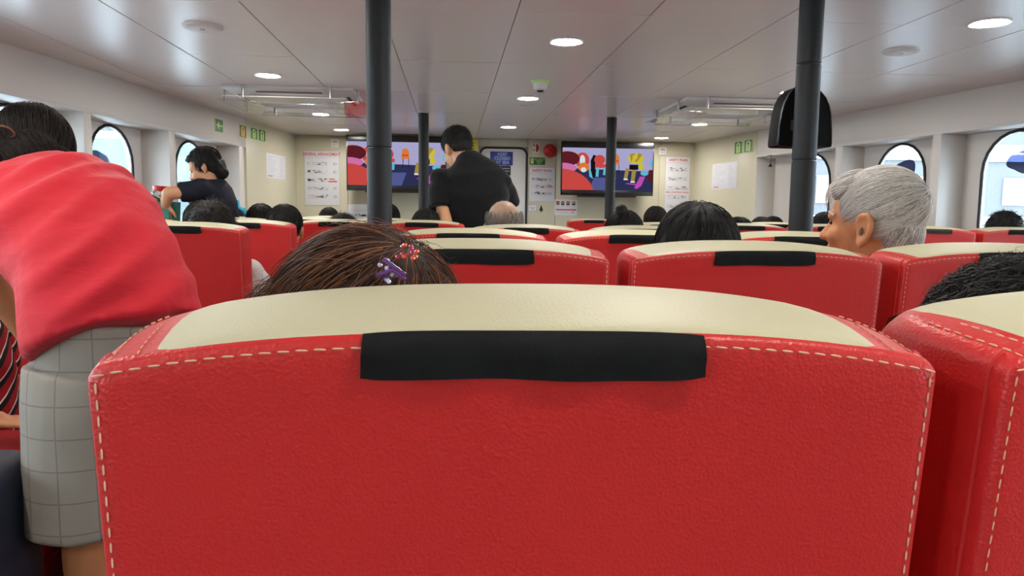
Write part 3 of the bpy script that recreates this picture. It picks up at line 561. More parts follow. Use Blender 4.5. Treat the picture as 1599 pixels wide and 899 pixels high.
MB().cyl((0, 0, 0), 0.05, 0, 0.02, 24).build('back_box', M['redpaint'], o); MB().cyl((0, 0, 0), 0.011, 0.060, 0.070, 16).build('centre_bolt', M['dark_metal'], o)
tag(o, 'round red fire bell between the door and the right-hand screen', 'bell')
w, h, mw = front(0.919, 1.02, 0.09, 0.012); o = plate('instruction_card', w, h, mw, M['paper'], 'small white card with thin outline beside the black flame mark', 'notice')
rects(o, [(-w / 2, -h / 2, -w / 2 + .003, h / 2), (w / 2 - .003, -h / 2, w / 2, h / 2), (-w / 2, h / 2 - .003, w / 2, h / 2), (-w / 2, -h / 2, w / 2, -h / 2 + .003)], M['ink'], 'outline'); rects(o, [(-0.035, 0.008, 0.035, 0.013), (-0.025, -0.008, 0.02, -0.003), (-0.015, -0.02, 0.025, -0.016)], M['ink'], 'print')
o = empty('flame_sticker', mw=frame((1.075, YF, CZ + 0.047), (1, 0, 0))); pts = [(0, 0.045), (0.010, 0.015), (0.020, -0.01), (0.018, -0.030), (0.006, -0.028), (0.004, -0.045), (-0.004, -0.045), (-0.006, -0.028), (-0.018, -0.030), (-0.020, -0.01), (-0.010, 0.015)]
MB().loft([[(x, y, 0) for x, y in pts], [(x, y, 0.002) for x, y in pts]]).build('mark', M['inkdark'], o); tag(o, 'small black flame-shaped mark on the wall by the door', 'sticker')
w, h, mw = front(1.238, 1.515, 0.158, -0.034); o = plate('photo_notice', w, h, mw, M['paper'], 'white notice with four small photos and a red bar', 'notice')
for k, (x, a, b) in enumerate(((-0.10, 'redpaint', 'ink'), (-0.042, 'ink', 'inkdark'), (0.022, 'redink', 'inkdark'), (0.09, 'inkfaint', 'inkdark'))):
    rects(o, [(x - 0.02, 0.03, x + 0.022, 0.078)], M['tan'], 'photo'); rects(o, [(x - 0.02, 0.055, x + 0.005, 0.078)], M[a], 'photo', 0.0048); rects(o, [(x - 0.02, 0.03, x + 0.018, 0.045)], M[b], 'photo', 0.0048); rects(o, [(x - 0.018, 0.012, x + 0.016, 0.017)], M['inkfaint'], 'caption')
rects(o, [(-0.125, -0.035, 0.125, -0.018)], M['redink'], 'red_bar'); rects(o, [(-0.11, -0.06, 0.02, -0.055)], M['inkfaint'], 'print'); rects(o, [(0.06, -0.062, 0.10, -0.054)], M['redink'], 'red_print')
for x0, x1, zt, zb, lab in ((-1.40, -1.308, 0.822, 0.722, 'left-hand screen'), (2.49, 2.585, 0.80, 0.705, 'right-hand screen')):
    w, h, mw = front(x0, x1, zt, zb); o = plate('thermostat', w, h, mw, M['white'], 'square white wall controller high beside the %s' % lab, 'control panel', 0.02); rects(o, [(-0.026, 0.008, 0.026, 0.03)], M['inkfaint'], 'display', 0.0205); rects(o, [(-0.02, -0.022, -0.004, -0.012), (0.006, -0.022, 0.02, -0.012)], M['trim'], 'button', 0.0205)
P, n = wall_frame('right'); c = P(7.17, 0.0, 0)
o = empty('hanging_hook', (c.x - 0.02, 7.17, BAND)); MB().cyl((0, 0, 0), 0.006, -0.006, 0.003, 8).box(-0.035, 0.035, -0.006, 0.006, -0.004, 0.0).build('mount', M['dark_metal'], o); MB().cyl((0, 0, 0), 0.004, -0.09, 0, 8).build('rod', M['dark_metal'], o); MB().lathe((0, 0, 0), [(0.022, -0.112), (0.016, -0.10), (0.006, -0.085)], 14).build('weight', M['black'], o, smooth=True)
tag(o, 'small black hook hanging at the right recess edge', 'hook')

# ------------------------------------------------------------------ seats
ZE = CZ - 0.064; HW = 0.2275; TAN = math.tan(math.radians(5.5))
def zedge(x): return ZE - 0.0165 * min(1.2, abs(x) / HW) ** 3
def zcrest(x): return ZE + 0.014 - 0.020 * min(1.2, abs(x) / HW) ** 2.6
def ztop(x, y):
    t = math.sin(min(max(y, 0) / 0.105, 1.0) * PI / 2); z = zedge(x) * (1 - t) + zcrest(x) * t
    if y > 0.115: q = min(1, (y - 0.115) / 0.045); z -= 0.045 * (1 - math.sqrt(max(0, 1 - q * q)))
    return z
def side_w(y): return HW + 0.006 * math.sin(min(1, max(0, (y - 0.012)) / 0.11) * PI) - (0.02 * ((y - 0.115) / 0.045) ** 2 if y > 0.115 else 0)
def lean(x, y, z): return (x, y + (ZE - z) * TAN, z)
ZB = 0.42
def outline(y, inset, rc):
    w = side_w(y) - inset; L = []
    zs = np.linspace(ZB, zedge(w) - rc - inset - 0.002, 14)
    zt = lambda x: ztop(x, y) - inset
    for z in zs: L.append((-w, z))
    for k in range(1, 7):
        a = PI / 2 * k / 7; x = -w + rc * (1 - math.cos(a)); L.append((x, zt(x) - rc * (1 - math.sin(a))))
    for x in np.linspace(-w + rc, w - rc, 33): L.append((x, zt(x)))
    for k in range(6, 0, -1):
        a = PI / 2 * k / 7; x = w - rc * (1 - math.cos(a)); L.append((x, zt(x) - rc * (1 - math.sin(a))))
    for z in zs[::-1]: L.append((w, z))
    return L
def make_seat():
    o = empty('passenger_seat'); mb = MB()
    lay = [(0.0012, 0.035, 0.008), (-0.0014, 0.012, 0.008), (-0.0002, 0.0022, 0.008), (0.0014, 0.0004, 0.009), (0.005, -0.0004, 0.010), (0.011, 0.0, 0.010), (0.018, 0.0, 0.011), (0.03, 0, 0.011), (0.05, 0, 0.012), (0.075, 0, 0.013), (0.10, 0, 0.014), (0.12, 0, 0.018), (0.14, 0, 0.024), (0.155, 0.002, 0.03), (0.159, 0.02, 0.03)]
    rings = []
    for k, (y, ins, rc) in enumerate(lay):
        top_only = (y == 0.014)
        pts = outline(max(y, 0), ins, rc)
        rings.append([lean(x, y, z) for x, z in pts])
    mb.loft(rings); mb.build('backrest', M['red'], o, smooth=True, sharp=75)
    # cream insert over the top
    nx, ys = 41, [0.0032, 0.005, 0.011, 0.018, 0.03, 0.05, 0.075, 0.10, 0.12, 0.14, 0.155]
    c = MB(); xb = lambda y: 0.1950 + 0.018 * (min(y, 0.12) / 0.12) ** 0.8; vs = []; fs = []
    def ztc(x, y):
        w = side_w(y); rc = 0.012; d = w - abs(x); z = ztop(x, y)
        if d < rc: z -= rc - math.sqrt(max(0, rc * rc - (rc - d) ** 2))
        return z
    for y in ys:
        for i in range(nx):
            x = xb(y) * (2 * i / (nx - 1) - 1); e = min(1.0, (1 - abs(2 * i / (nx - 1) - 1)) * nx / 3 + 0.02) * min(1.0, 0.0 if y < 0.004 else 0.55 if y < 0.006 else 1.0); vs.append(lean(x, y, ztc(x, y) + 0.0022 * e - 0.0004))
    n0 = len(vs)
    for j in range(len(ys) - 1):
        for i in range(nx - 1): a = j * nx + i; fs.append((a, a + 1, a + nx + 1, a + nx))
    c.add(vs, fs); c.build('headrest_cap', M['cream'], o, smooth=True, sharp=None)
    # stitches
    s = MB()
    def st(p, q, r=0.0006):
        p = Vector(p); q = Vector(q); d = (q - p).normalized(); u = Vector((0, 1, 0)); w = d.cross(u).normalized() * r
        u = d.cross(w).normalized() * r * 0.7; a = p + (q - p) * 0.0; s.loft([[p + w * 0.4, p + u * .4, p - w * 0.4, p - u * .4], [p + (q - p) * .2 + w, p + (q - p) * .2 + u, p + (q - p) * .2 - w, p + (q - p) * .2 - u], [p + (q - p) * .8 + w, p + (q - p) * .8 + u, p + (q - p) * .8 - w, p + (q - p) * .8 - u], [q + w * .4, q + u * .4, q - w * .4, q - u * .4]])
    x = -HW + 0.004
    while x < HW - 0.008: st(lean(x, -0.0016, zedge(x) - 0.0052), lean(x + 0.0062, -0.0018, zedge(x + 0.0062) - 0.0056)); x += 0.0092
    for sg in (-1, 1):
        z = zedge(HW) - 0.008
        while z > 0.5: st(lean(sg * (HW - 0.0052), -0.0010, z), lean(sg * (HW - 0.0050), -0.0010, z - 0.0058)); z -= 0.0088
        for off in (0.0065,):
            y = 0.004
            while y < 0.06: xx = sg * (xb(y) + off); x2 = sg * (xb(y + 0.006) + off); st(lean(xx, y, ztc(xx, y) + 0.0008), lean(x2, y + 0.006, ztc(x2, y + 0.006) + 0.0008)); y += 0.009
        y = 0.003
        while y < 0.10: xx = sg * (side_w(y) - 0.010); x2 = sg * (side_w(y + 0.006) - 0.010); st(lean(xx, y, ztc(xx, y) + 0.0006), lean(x2, y + 0.006, ztc(x2, y + 0.006) + 0.0006)); y += 0.009
    tag(s.build('stitching', M['thread'], o, smooth=True), kind='stuff')
    # piping round the rear panel
    pts = outline(0.0145, 0.0, 0.010); lp = [q for q in pts if q[0] < -0.2185]; rp = [q for q in pts if q[0] > 0.2185]; MB().tube([lean(x, 0.0145, z) for x, z in lp], 0.0018, 6).build('piping', M['red'], o, smooth=True); MB().tube([lean(x, 0.0145, z) for x, z in rp], 0.0018, 6).build('piping', M['red'], o, smooth=True)
    # strap
    t = MB(); nx = 25; rows = 7; hw = 0.0898; V = []; F = []
    for side in (0, 1):
        for j in range(rows):
            for i in range(nx):
                u = 2 * i / (nx - 1) - 1; v = j / (rows - 1); x = u * hw + 0.0015 * v * (1 if u > 0 else -1)
                puff = 0.003 + 0.0028 * math.sin(PI * min(1, v * 1.15)) * (0.75 + 0.25 * math.sin(5 * u + 1)) + 0.0012 * math.sin(9 * u) * v + (0.0015 * max(0, u) ** 4)
                z = zedge(x) + 0.0022 - v * (0.0262 + 0.0008 * math.sin(4 * u)) - (0.001 * abs(u) ** 8 if v < 0.5 else -0.0025 * abs(u) ** 10)
                V.append(lean(x, (-puff if side == 0 else -puff + 0.0018) + (0.0026 if j == 0 else 0), z))
    for side in (0, 1):
        for j in range(rows - 1):
            for i in range(nx - 1): a = side * rows * nx + j * nx + i; F.append((a, a + 1, a + nx + 1, a + nx))
    N2 = rows * nx
    per = [i for i in range(nx)] + [j * nx + nx - 1 for j in range(1, rows)] + [(rows - 1) * nx + i for i in range(nx - 2, -1, -1)] + [j * nx for j in range(rows - 2, 0, -1)]
    for k in range(len(per)): a, b = per[k], per[(k + 1) % len(per)]; F.append((a, b, b + N2, a + N2))
    t.add(V, F); so = t.build('strap', M['strap'], o, smooth=True, sharp=50)
    # cushion, armrests, pedestal
    MB().box(-0.215, 0.215, 0.13, 0.62, 0.34, 0.44).build('seat_cushion', M['red'], o, bevel=0.03)
    for sg in (-1, 1):
        a = empty('armrest'); a.parent = o; bpy.data.objects.remove(a)
        MB().box(sg * 0.236 - 0.011, sg * 0.236 + 0.011, 0.19, 0.50, 0.615, 0.645).box(sg * 0.236 - 0.009, sg * 0.236 + 0.009, 0.20, 0.23, 0.36, 0.62).build('armrest', M['dark_metal'], o, bevel=0.006)
    MB().box(-0.19, 0.19, 0.24, 0.28, 0.27, 0.345).build('seat_frame', M['dark_metal'], o, bevel=0.004)
    for sg in (-1, 1): MB().box(sg * 0.15 - 0.02, sg * 0.15 + 0.02, 0.235, 0.285, 0.0, 0.28).box(sg * 0.15 - 0.03, sg * 0.15 + 0.03, 0.16, 0.46, 0.0, 0.014).build('leg', M['dark_metal'], o, bevel=0.004)
    return o
seat0 = make_seat()
SEATS = [
 (0.043, 0.38, 0.0015, 'large red seat back filling the foreground with a cream top'),
 (0.539, 0.38, 0.0, 'red seat at the right edge beside the foreground seat'),
 (0.046, 1.25, 0.004, 'red seat straight ahead of the brown-haired passenger'),
 (0.540, 1.25, 0.008, 'red seat in front of the viewer with a black-haired head above it'),
 (1.036, 1.25, 0.0, 'red seat behind the curly dark hair on the right'),
 (0.048, 2.11, 0.0, 'red seat in the third row, leftmost of its row'),
 (0.545, 2.11, 0.002, 'red seat in the third row, left of the straight black-haired head'),
 (1.040, 2.11, 0.001, 'red seat in the third row, beside the old man\'s nose'),
 (0.298, 2.93, 0.0, 'red seat in the fourth row below the balding grey head'),
 (0.790, 2.93, 0.0, 'red seat in the fourth row below the black bun'),
 (-0.620, 4.03, 0.0, 'red seat in the fifth row beyond the aisle, left of the near pole'),
 (-0.160, 4.03, 0.0, 'red seat in the fifth row under the elbow of the man in black'),
 (1.225, 4.15, 0.0, 'red seat mostly hidden behind the fourth row, right of the bun'),
 (1.722, 4.15, 0.0, 'red seat left of the right-hand near pole, one row behind'),
 (2.220, 4.15, 0.0, 'red seat seen right of the right-hand near pole'),
 (2.510, 3.65, 0.0, 'red seat with a faded grey strap behind the old man\'s head'),
 (3.005, 3.65, 0.0, 'red seat under the spiky-haired passenger by the right window'),
 (-0.430, 4.88, 0.0, 'red seat just visible left of the near left pole, far row'),
 (-0.930, 4.88, 0.0, 'red seat with only its cream top showing before the left corner poster'),
 (1.265, 6.50, 0.0, 'small far red seat beside the right-hand screen pole'),
 (1.76, 5.00, 0.0, 'far red seat below the notice on the right end wall'),
 (2.26, 5.00, 0.0, 'far red seat below the right window recess hook'),
 (2.76, 5.00, 0.0, 'far red seat beyond the right-hand near pole'),
 (-0.975, 2.70, 0.0, 'red aisle seat beside the bending person in red'),
 (-1.475, 2.70, 0.0, 'red seat hidden behind the bending person in red'),
 (-0.965, 3.48, 0.0, 'red aisle seat one row beyond the spiky dark hair'),
 (-1.465, 3.48, 0.0, 'red seat with its cream edge showing below the green tote'),
 (-1.24, 4.30, 0.0, 'far red seat with a cream top before the black rounded head'),
 (-1.45, 4.88, 0.0, 'far red seat beneath the turquoise-trimmed navy backpack'),
 (-1.07, 6.33, 0.0, 'far red seat under the left corner poster'),
]
seats = []
for i, (x, y, so, lab) in enumerate(SEATS):
    o = seat0 if i == 0 else copy_tree(seat0); o.location = (x, y, 0); tag(o, lab, 'seat', 'red ferry seats with cream tops'); seats.append(o)
    for c in o.children:
        if c.name.split('.')[0] == 'strap':
            c.location.x = so; c.rotation_euler.y = random.uniform(-0.006, 0.012) if i else 0.006
            c.location.z = 0.0 if not i else random.uniform(-0.001, 0.001)
            if i: c.location.z -= c.rotation_euler.y * 0
            if lab.startswith('red seat with a faded'): 
                c.data = c.data.copy(); c.data.materials.clear(); c.data.materials.append(M['strapgrey'])
# rotation of a strap happens about the seat base, so keep the pivot effect small
for o in seats:
    for c in o.children:
        if c.name.split('.')[0] == 'strap': c.location.x -= math.sin(c.rotation_euler.y) * ZE

# ------------------------------------------------------------------ people
def head(mb, c, B, s=1.0, face=True, neck=None):
    c = Vector(c); T = lambda x, y, z: c + B @ (Vector((x, y, z)) * s)
    e = lambda p, r: mb.ell(T(*p), [q * s for q in r], B, 16, 11)
    e((0, -0.010, 0.012), (0.076, 0.094, 0.092)); e((0, 0.030, 0.018), (0.066, 0.062, 0.066)); e((0, 0.042, -0.052), (0.056, 0.050, 0.068)); e((0, 0.046, -0.090), (0.046, 0.042, 0.034)); e((0, 0.078, -0.104), (0.021, 0.018, 0.017))
    if face:
        mb.cap(T(-0.034, 0.080, 0.004), T(0.034, 0.080, 0.004), 0.013 * s); mb.cap(T(0, 0.088, -0.008), T(0, 0.110, -0.046), 0.008 * s, 0.0125 * s)
        for sg in (-1, 1):
            e((sg * 0.013, 0.098, -0.047), (0.010, 0.012, 0.009)); e((sg * 0.036, 0.064, -0.042), (0.026, 0.026, 0.026))
            e((sg * 0.032, 0.070, -0.016), (0.014, 0.012, 0.010))
            e((sg * 0.078, -0.006, -0.022), (0.009, 0.018, 0.026)); e((sg * 0.083, -0.016, -0.012), (0.008, 0.013, 0.024)); e((sg * 0.078, 0.0, -0.050), (0.008, 0.011, 0.013))
        mb.cap(T(-0.020, 0.086, -0.072), T(0.020, 0.086, -0.072), 0.0085 * s); mb.cap(T(-0.016, 0.085, -0.083), T(0.016, 0.085, -0.083), 0.009 * s)
    if neck is not None: mb.cap(T(0, -0.018, -0.055), neck, 0.053 * s, 0.058 * s, 16)
def hand(mb, w, d, nrm, s=1.0, curl=0.5, side=1):
    """palm from the wrist w along d; nrm points out of the back of the hand; four fingers and a thumb"""
    d = Vector(d).normalized(); nrm = Vector(nrm); nrm = (nrm - d * nrm.dot(d)).normalized(); l = d.cross(nrm) * side; w = Vector(w)
    B = Matrix((l, d, nrm)).transposed(); mb.ell(w + d * 0.045 * s, (0.040 * s, 0.050 * s, 0.015 * s), B)
    for k, (off, L) in enumerate(((-0.029, 0.062), (-0.010, 0.074), (0.010, 0.070), (0.028, 0.055))):
        p = w + (d * 0.085 + l * off) * s; a = curl * 0.7; q = p + (d * math.cos(a) - nrm * math.sin(a)) * L * 0.5 * s; a2 = curl * 1.7; r = q + (d * math.cos(a2) - nrm * math.sin(a2)) * L * 0.5 * s
        mb.chain([p - d * 0.012 * s, q, r], [0.0098 * s, 0.009 * s, 0.0078 * s], 8)
    p = w + (d * 0.03 - l * 0.032) * s; q = p + (d * 0.030 - l * 0.026 - nrm * 0.008) * s; mb.chain([p, q, q + (d * 0.028 - l * 0.006 - nrm * 0.01) * s], [0.013 * s, 0.011 * s, 0.009 * s], 8)
def hair_cap(mb, c, B, s=1.0, grow=1.0, back=0.0, nape=True):
    c = Vector(c); T = lambda x, y, z: c + B @ (Vector((x, y, z)) * s)
    mb.ell(T(0, -0.022 - back, 0.022), [q * s * grow for q in (0.084, 0.098, 0.094)], B, 20, 13)
    if nape: mb.ell(T(0, -0.055, -0.035), [q * s * grow for q in (0.070, 0.055, 0.060)], B, 16, 11)
def strands(c, B, rad, n, length, seed, crown=(0, -0.3, 1), lift=(1.0, 1.05), r=0.0005, steps=7, wob=0.05, curl=0.0, region=None, tip=0.0, droop=0.0, sides=3, freq=3.0):
    g = np.random.default_rng(seed); c = np.array(c, float); Bm = np.array(B); rad = np.array(rad)
    cr = np.array(crown, float); cr /= np.linalg.norm(cr)
    u = g.normal(size=(n * 5, 3)); u /= np.linalg.norm(u, axis=1)[:, None]
    if region is not None: u = u[region(u)]
    else: u = u[u[:, 2] > -0.35]
    u = u[:n]; n = len(u); L = g.uniform(*length, size=n); lf = g.uniform(*lift, size=n); ph = g.uniform(0, 6.28, n); sw = g.normal(size=(n, 3)) * wob; pts = []
    for k in range(steps):
        t = k / (steps - 1); rr = lf + tip * t * t * g.uniform(0.3, 1, n)
        p = u * rr[:, None] * rad
        if curl:
            tn = np.cross(u, cr); tn /= (np.linalg.norm(tn, axis=1)[:, None] + 1e-6)
            p = p + tn * (curl * np.sin(ph + t * 6.28 * freq))[:, None] + u * (curl * np.cos(ph + t * 6.28 * freq))[:, None]
        p = p @ Bm.T + c; p[:, 2] -= droop * t * t; pts.append(p)
        d = u * (u @ cr)[:, None] - cr[None]; d /= (np.linalg.norm(d, axis=1)[:, None] + 1e-6)
        u = u + (d + sw) * (L / (steps - 1))[:, None]; u /= np.linalg.norm(u, axis=1)[:, None]
    P = np.stack(pts, 1); V = []; tang = np.gradient(P, axis=1); tang /= (np.linalg.norm(tang, axis=2)[..., None] + 1e-9)
    a = np.cross(tang, np.array([0.31, 0.77, 0.55])); a /= (np.linalg.norm(a, axis=2)[..., None] + 1e-9); b = np.cross(tang, a)
    tp = np.array([1 - 0.75 * (k / (steps - 1)) ** 2 for k in range(steps)])[None, :, None] * r
    ring = np.stack([P + (a * math.cos(2 * PI * q / sides) + b * math.sin(2 * PI * q / sides)) * tp for q in range(sides)], 2)   # n, steps, sides, 3
    V = ring.reshape(-1, 3); base = (np.arange(n)[:, None, None] * steps + np.arange(steps - 1)[None, :, None]) * sides; q = np.arange(sides)[None, None, :]; q2 = (q + 1) % sides
    F = np.stack([base + q, base + q2, base + sides + q2, base + sides + q], -1).reshape(-1, 4)
    return V, F
def hair_obj(name, parent, capmesh, parts, m):
    """scalp cap and strands joined into one hair mesh"""
    n = len(capmesh.vertices) if capmesh else 0; V = []; F = []
    if capmesh:
        co = np.empty(n * 3); capmesh.vertices.foreach_get('co', co); V.append(co.reshape(-1, 3)); F += [tuple(p.vertices) for p in capmesh.polygons]
    for v, f in parts:
        F += [tuple(q) for q in (f + n).tolist()]; V.append(v); n += len(v)
    me = bpy.data.meshes.new(name); me.from_pydata(np.concatenate(V).tolist(), [], F); me.polygons.foreach_set('use_smooth', [True] * len(me.polygons)); me.update()
    nc = len(capmesh.polygons) if capmesh else 0; me.materials.append(m); me.materials.append(HAIRBASE[m.name])
    me.polygons.foreach_set('material_index', [1] * nc + [0] * (len(me.polygons) - nc))
    return link(name, me, parent)
def lumps(freq, amp, seed=0):
    g = np.random.default_rng(seed); K = g.normal(size=(10, 3)) * freq; p = g.uniform(0, 6.28, 10)
    return lambda co: amp * np.sin(co @ K.T + p).sum(1) / 3.2
def folds(dirv, freq, amp, seed=0, mask=None):
    d = np.array(dirv, float); d /= np.linalg.norm(d); lf = lumps(6, 1.0, seed); lm = lumps(9, 1.0, seed + 1)
    def f(co):
        s = np.sin(co @ d * freq + 3.0 * lf(co)); a = amp * (0.5 + 0.5 * s) ** 1.5 * np.clip(0.5 + 0.8 * lm(co), 0, 1.4)
        return a if mask is None else a * mask(co)
    return f
I3 = Matrix.Identity(3)
HC = Vector((0, 0.268, 1.100))       # generic head centre, local to a seat back
def seated_body(headB=I3, hc=HC, legs=True, voxel=0.009, s=1.0):
    mb = MB(); head(mb, hc, headB, s, True, neck=(0, 0.250, 0.935))
    mb.sect([((0, 0.30, 0.45), 0.13, 0.10), ((0, 0.30, 0.52), 0.155, 0.105), ((0, 0.285, 0.63), 0.140, 0.10), ((0, 0.27, 0.76), 0.155, 0.105), ((0, 0.26, 0.86), 0.155, 0.095), ((0, 0.255, 0.92), 0.10, 0.07)])
    mb.cap((-0.145, 0.255, 0.885), (0.145, 0.255, 0.885), 0.05)
    for sg in (-1, 1):
        mb.chain([(sg * 0.168, 0.255, 0.88), (sg * 0.205, 0.27, 0.665), (sg * 0.175, 0.47, 0.675)], [0.047, 0.039, 0.028]); hand(mb, (sg * 0.175, 0.475, 0.675), (-sg * 0.15, 1, -0.12), (0, 0.1, 1), 0.9, 0.5, sg)
        if legs: mb.chain([(sg * 0.085, 0.31, 0.50), (sg * 0.11, 0.66, 0.50), (sg * 0.12, 0.64, 0.10)], [0.078, 0.057, 0.038]); mb.chain([(sg * 0.12, 0.64, 0.05), (sg * 0.13, 0.78, 0.03)], [0.036, 0.028])
    return fuse(mb, voxel, 3)
def seated_shirt(disp=None, voxel=0.010, extra=None):
    mb = MB()
    if extra: extra(mb)
    mb.sect([((0, 0.30, 0.47), 0.165, 0.118), ((0, 0.29, 0.60), 0.158, 0.116), ((0, 0.27, 0.76), 0.170, 0.120), ((0, 0.26, 0.86), 0.168, 0.110), ((0, 0.255, 0.915), 0.11, 0.082), ((0, 0.253, 0.945), 0.068, 0.066)])
    mb.cap((-0.15, 0.255, 0.885), (0.15, 0.255, 0.885), 0.060)
    for sg in (-1, 1): mb.sect([((sg * 0.150, 0.255, 0.905), 0.060, 0.060), ((sg * 0.18, 0.257, 0.82), 0.060, 0.060), ((sg * 0.20, 0.265, 0.70), 0.060, 0.060)], lat=(0, 1, 0), n=14)
    return fuse(mb, voxel, 2, disp or folds((0.3, 0.2, 1), 60, 0.004, 3))
def seated_trousers():
    mb = MB(); mb.sect([((0, 0.30, 0.45), 0.15, 0.115), ((0, 0.30, 0.54), 0.165, 0.118)])
    for sg in (-1, 1): mb.chain([(sg * 0.085, 0.31, 0.50), (sg * 0.11, 0.66, 0.50)], [0.088, 0.068]); mb.sect([((sg * 0.11, 0.66, 0.52), 0.066, 0.066), ((sg * 0.12, 0.64, 0.10), 0.058, 0.058)], n=14)
    return fuse(mb, 0.012, 2)
def shoes_mesh():
    mb = MB()
    for sg in (-1, 1): mb.chain([(sg * 0.12, 0.62, 0.048), (sg * 0.128, 0.79, 0.038)], [0.046, 0.038])
    return fuse(mb, 0.01, 1)
SB = seated_body(); SS = seated_shirt(); ST = seated_trousers(); SH = shoes_mesh()
for me, m in ((SB, 'tan'), (SS, 'greyshirt'), (ST, 'trousers'), (SH, 'shoe')): me.materials.append(M[m])
def set_mat(o, m):
    o.material_slots[0].link = 'OBJECT'; o.material_slots[0].material = m
    if len(o.material_slots) > 1: o.material_slots[1].link = 'OBJECT'; o.material_slots[1].material = HAIRBASE[m.name]
CAPR = Vector((0.084, 0.098, 0.094)); CAPC = HC + Vector((0, -0.022, 0.022))
def hair_style(kind, seed):
    mb = MB(); amp = 0.0015
    if kind == 'short': hair_cap(mb, HC, I3)
    elif kind == 'bun': hair_cap(mb, HC, I3); mb.ell(HC + Vector((-0.02, -0.05, 0.118)), (0.026, 0.026, 0.022))
    elif kind == 'long': hair_cap(mb, HC, I3, grow=1.03); mb.sect([(HC + Vector((0, -0.05, 0.0)), 0.088, 0.06), (HC + Vector((0, -0.052, -0.10)), 0.092, 0.05), (HC + Vector((0, -0.05, -0.19)), 0.080, 0.035)])
    elif kind == 'spiky': hair_cap(mb, HC, I3)
    elif kind == 'bald': mb.ell(HC + Vector((0, -0.020, -0.030)), (0.0815, 0.096, 0.078), None, 20, 13); mb.ell(HC + Vector((0, -0.055, -0.035)), (0.070, 0.055, 0.060))
    cap = fuse(mb, 0.008, 2, lumps(90, amp, seed)); parts = []
    if kind == 'spiky': parts.append(strands(CAPC, I3, CAPR, 700, (0.05, 0.22), seed, lift=(0.98, 1.0), tip=0.24, r=0.0011, steps=5, wob=0.6))
    elif kind == 'bald': parts.append(strands(CAPC, I3, CAPR, 1600, (0.15, 0.35), seed, lift=(0.96, 1.0), tip=0.012, r=0.0008, steps=5, wob=0.3, region=lambda u: (u[:, 2] < 0.42) & (u[:, 2] > -0.7) & (u[:, 1] < 0.4))); parts.append(strands(HC, I3, (0.077, 0.095, 0.105), 260, (0.2, 0.4), seed + 1, lift=(0.99, 1.03), r=0.0005, steps=5, wob=0.3, region=lambda u: u[:, 2] > 0.25))
    elif kind == 'long': parts.append(strands(CAPC, I3, CAPR * 1.03, 700, (0.5, 1.2), seed, lift=(1.0, 1.02), r=0.0008, wob=0.12))
    else: parts.append(strands(CAPC, I3, CAPR, 800, (0.3, 0.7), seed, lift=(0.995, 1.03), tip=0.04, r=0.0008, wob=0.22))
    return cap, parts
STY = {}
def seated(name_x, y, top, hairkind, hairm, shirt, skin, label, rz=0.0, k=1.0, headturn=0.0, group=None):
    """a passenger whose head centre stands at (x, y): root at the seat, scaled to the head height"""
    sc = (CZ + top) / 1.205
    o = empty('person', (name_x + math.sin(rz) * 0.268, y - 0.268 * math.cos(rz), 0), rz); o.scale = (1, 1, sc)
    b = link('body', SB, o); set_mat(b, M[skin]); s = link('shirt', SS, o); set_mat(s, M[shirt]); link('trousers', ST, o); link('shoes', SH, o)
    if (hairkind) not in STY:
        cap, parts = hair_style(hairkind, len(STY) + 11); h = hair_obj('hair', o, cap, parts, M[hairm]); STY[hairkind] = h.data
    else: h = link('hair', STY[hairkind], o)
    set_mat(h, M[hairm])
    return tag(o, label, 'person', group)
seated(0.509, 1.52, 0.016, 'short', 'blackhair', 'greyshirt', 'tan', 'passenger with straight black hair seated ahead, centre right')
seated(0.226, 3.20, 0.050, 'bald', 'saltpepper', 'greyshirt', 'paleskin', 'passenger with a balding grey crown seated near the door')
seated(-0.925, 2.97, 0.022, 'spiky', 'darkhair', 'whiteshirt', 'tan', 'passenger with tousled dark hair and white sleeve in left aisle seat')
_p = [q for q in COL.objects if q.get('label', '').startswith('passenger with tousled')][0]
for _c in list(_p.children):
    if _c.name.split('.')[0] == 'shirt':
        bpy.data.objects.remove(_c)
        link('shirt', seated_shirt(extra=lambda mb: (mb.cap((0.10, 0.255, 0.90), (0.137, 0.245, 0.935), 0.062, 0.056), mb.cap((0.137, 0.245, 0.935), (0.178, 0.25, 0.80), 0.056, 0.062))), _p, M['whiteshirt'])
seated(-1.215, 3.75, 0.028, 'short', 'darkhair', 'greyshirt', 'tan', 'passenger half hidden left of the tousled dark head')
seated(-0.820, 3.75, 0.016, 'short', 'blackhair', 'navyshirt', 'tan', 'passenger with dark hair by the aisle, right of the turquoise-trimmed bag')
seated(-1.14, 4.57, 0.024, 'short', 'blackhair', 'greyshirt', 'tan', 'passenger with a black rounded head, right of the backpack')
seated(-1.062, 6.60, 0.014, 'short', 'darkhair', 'greyshirt', 'lightskin', 'small far passenger below the left corner poster', rz=-0.2)
seated(-0.617, 4.30, -0.026, 'spiky', 'darkhair', 'greyshirt', 'tan', 'far passenger, low brown head left of the near left pole')
seated(-0.435, 5.15, 0.040, 'short', 'blackhair', 'greyshirt', 'tan', 'far passenger peeking out behind the near left pole', rz=-0.1)
seated(-0.144, 4.30, 0.004, 'long', 'blackhair', 'greyshirt', 'tan', 'passenger with black hair left of the man in black')
seated(0.751, 3.20, 0.006, 'bun', 'blackhair', 'greyshirt', 'tan', 'passenger with black hair in a small top bun')
seated(1.475, 5.27, 0.046, 'short', 'darkhair', 'greyshirt', 'tan', 'far passenger right of the bun, before the plan poster', rz=-0.15)
seated(1.755, 4.42, -0.022, 'short', 'blackhair', 'greyshirt', 'tan', 'far passenger just right of the straight black hair')
seated(2.27, 5.27, -0.022, 'short', 'blackhair', 'greyshirt', 'lightskin', 'far passenger turned sideways, left of the right-hand near pole', rz=-0.2)
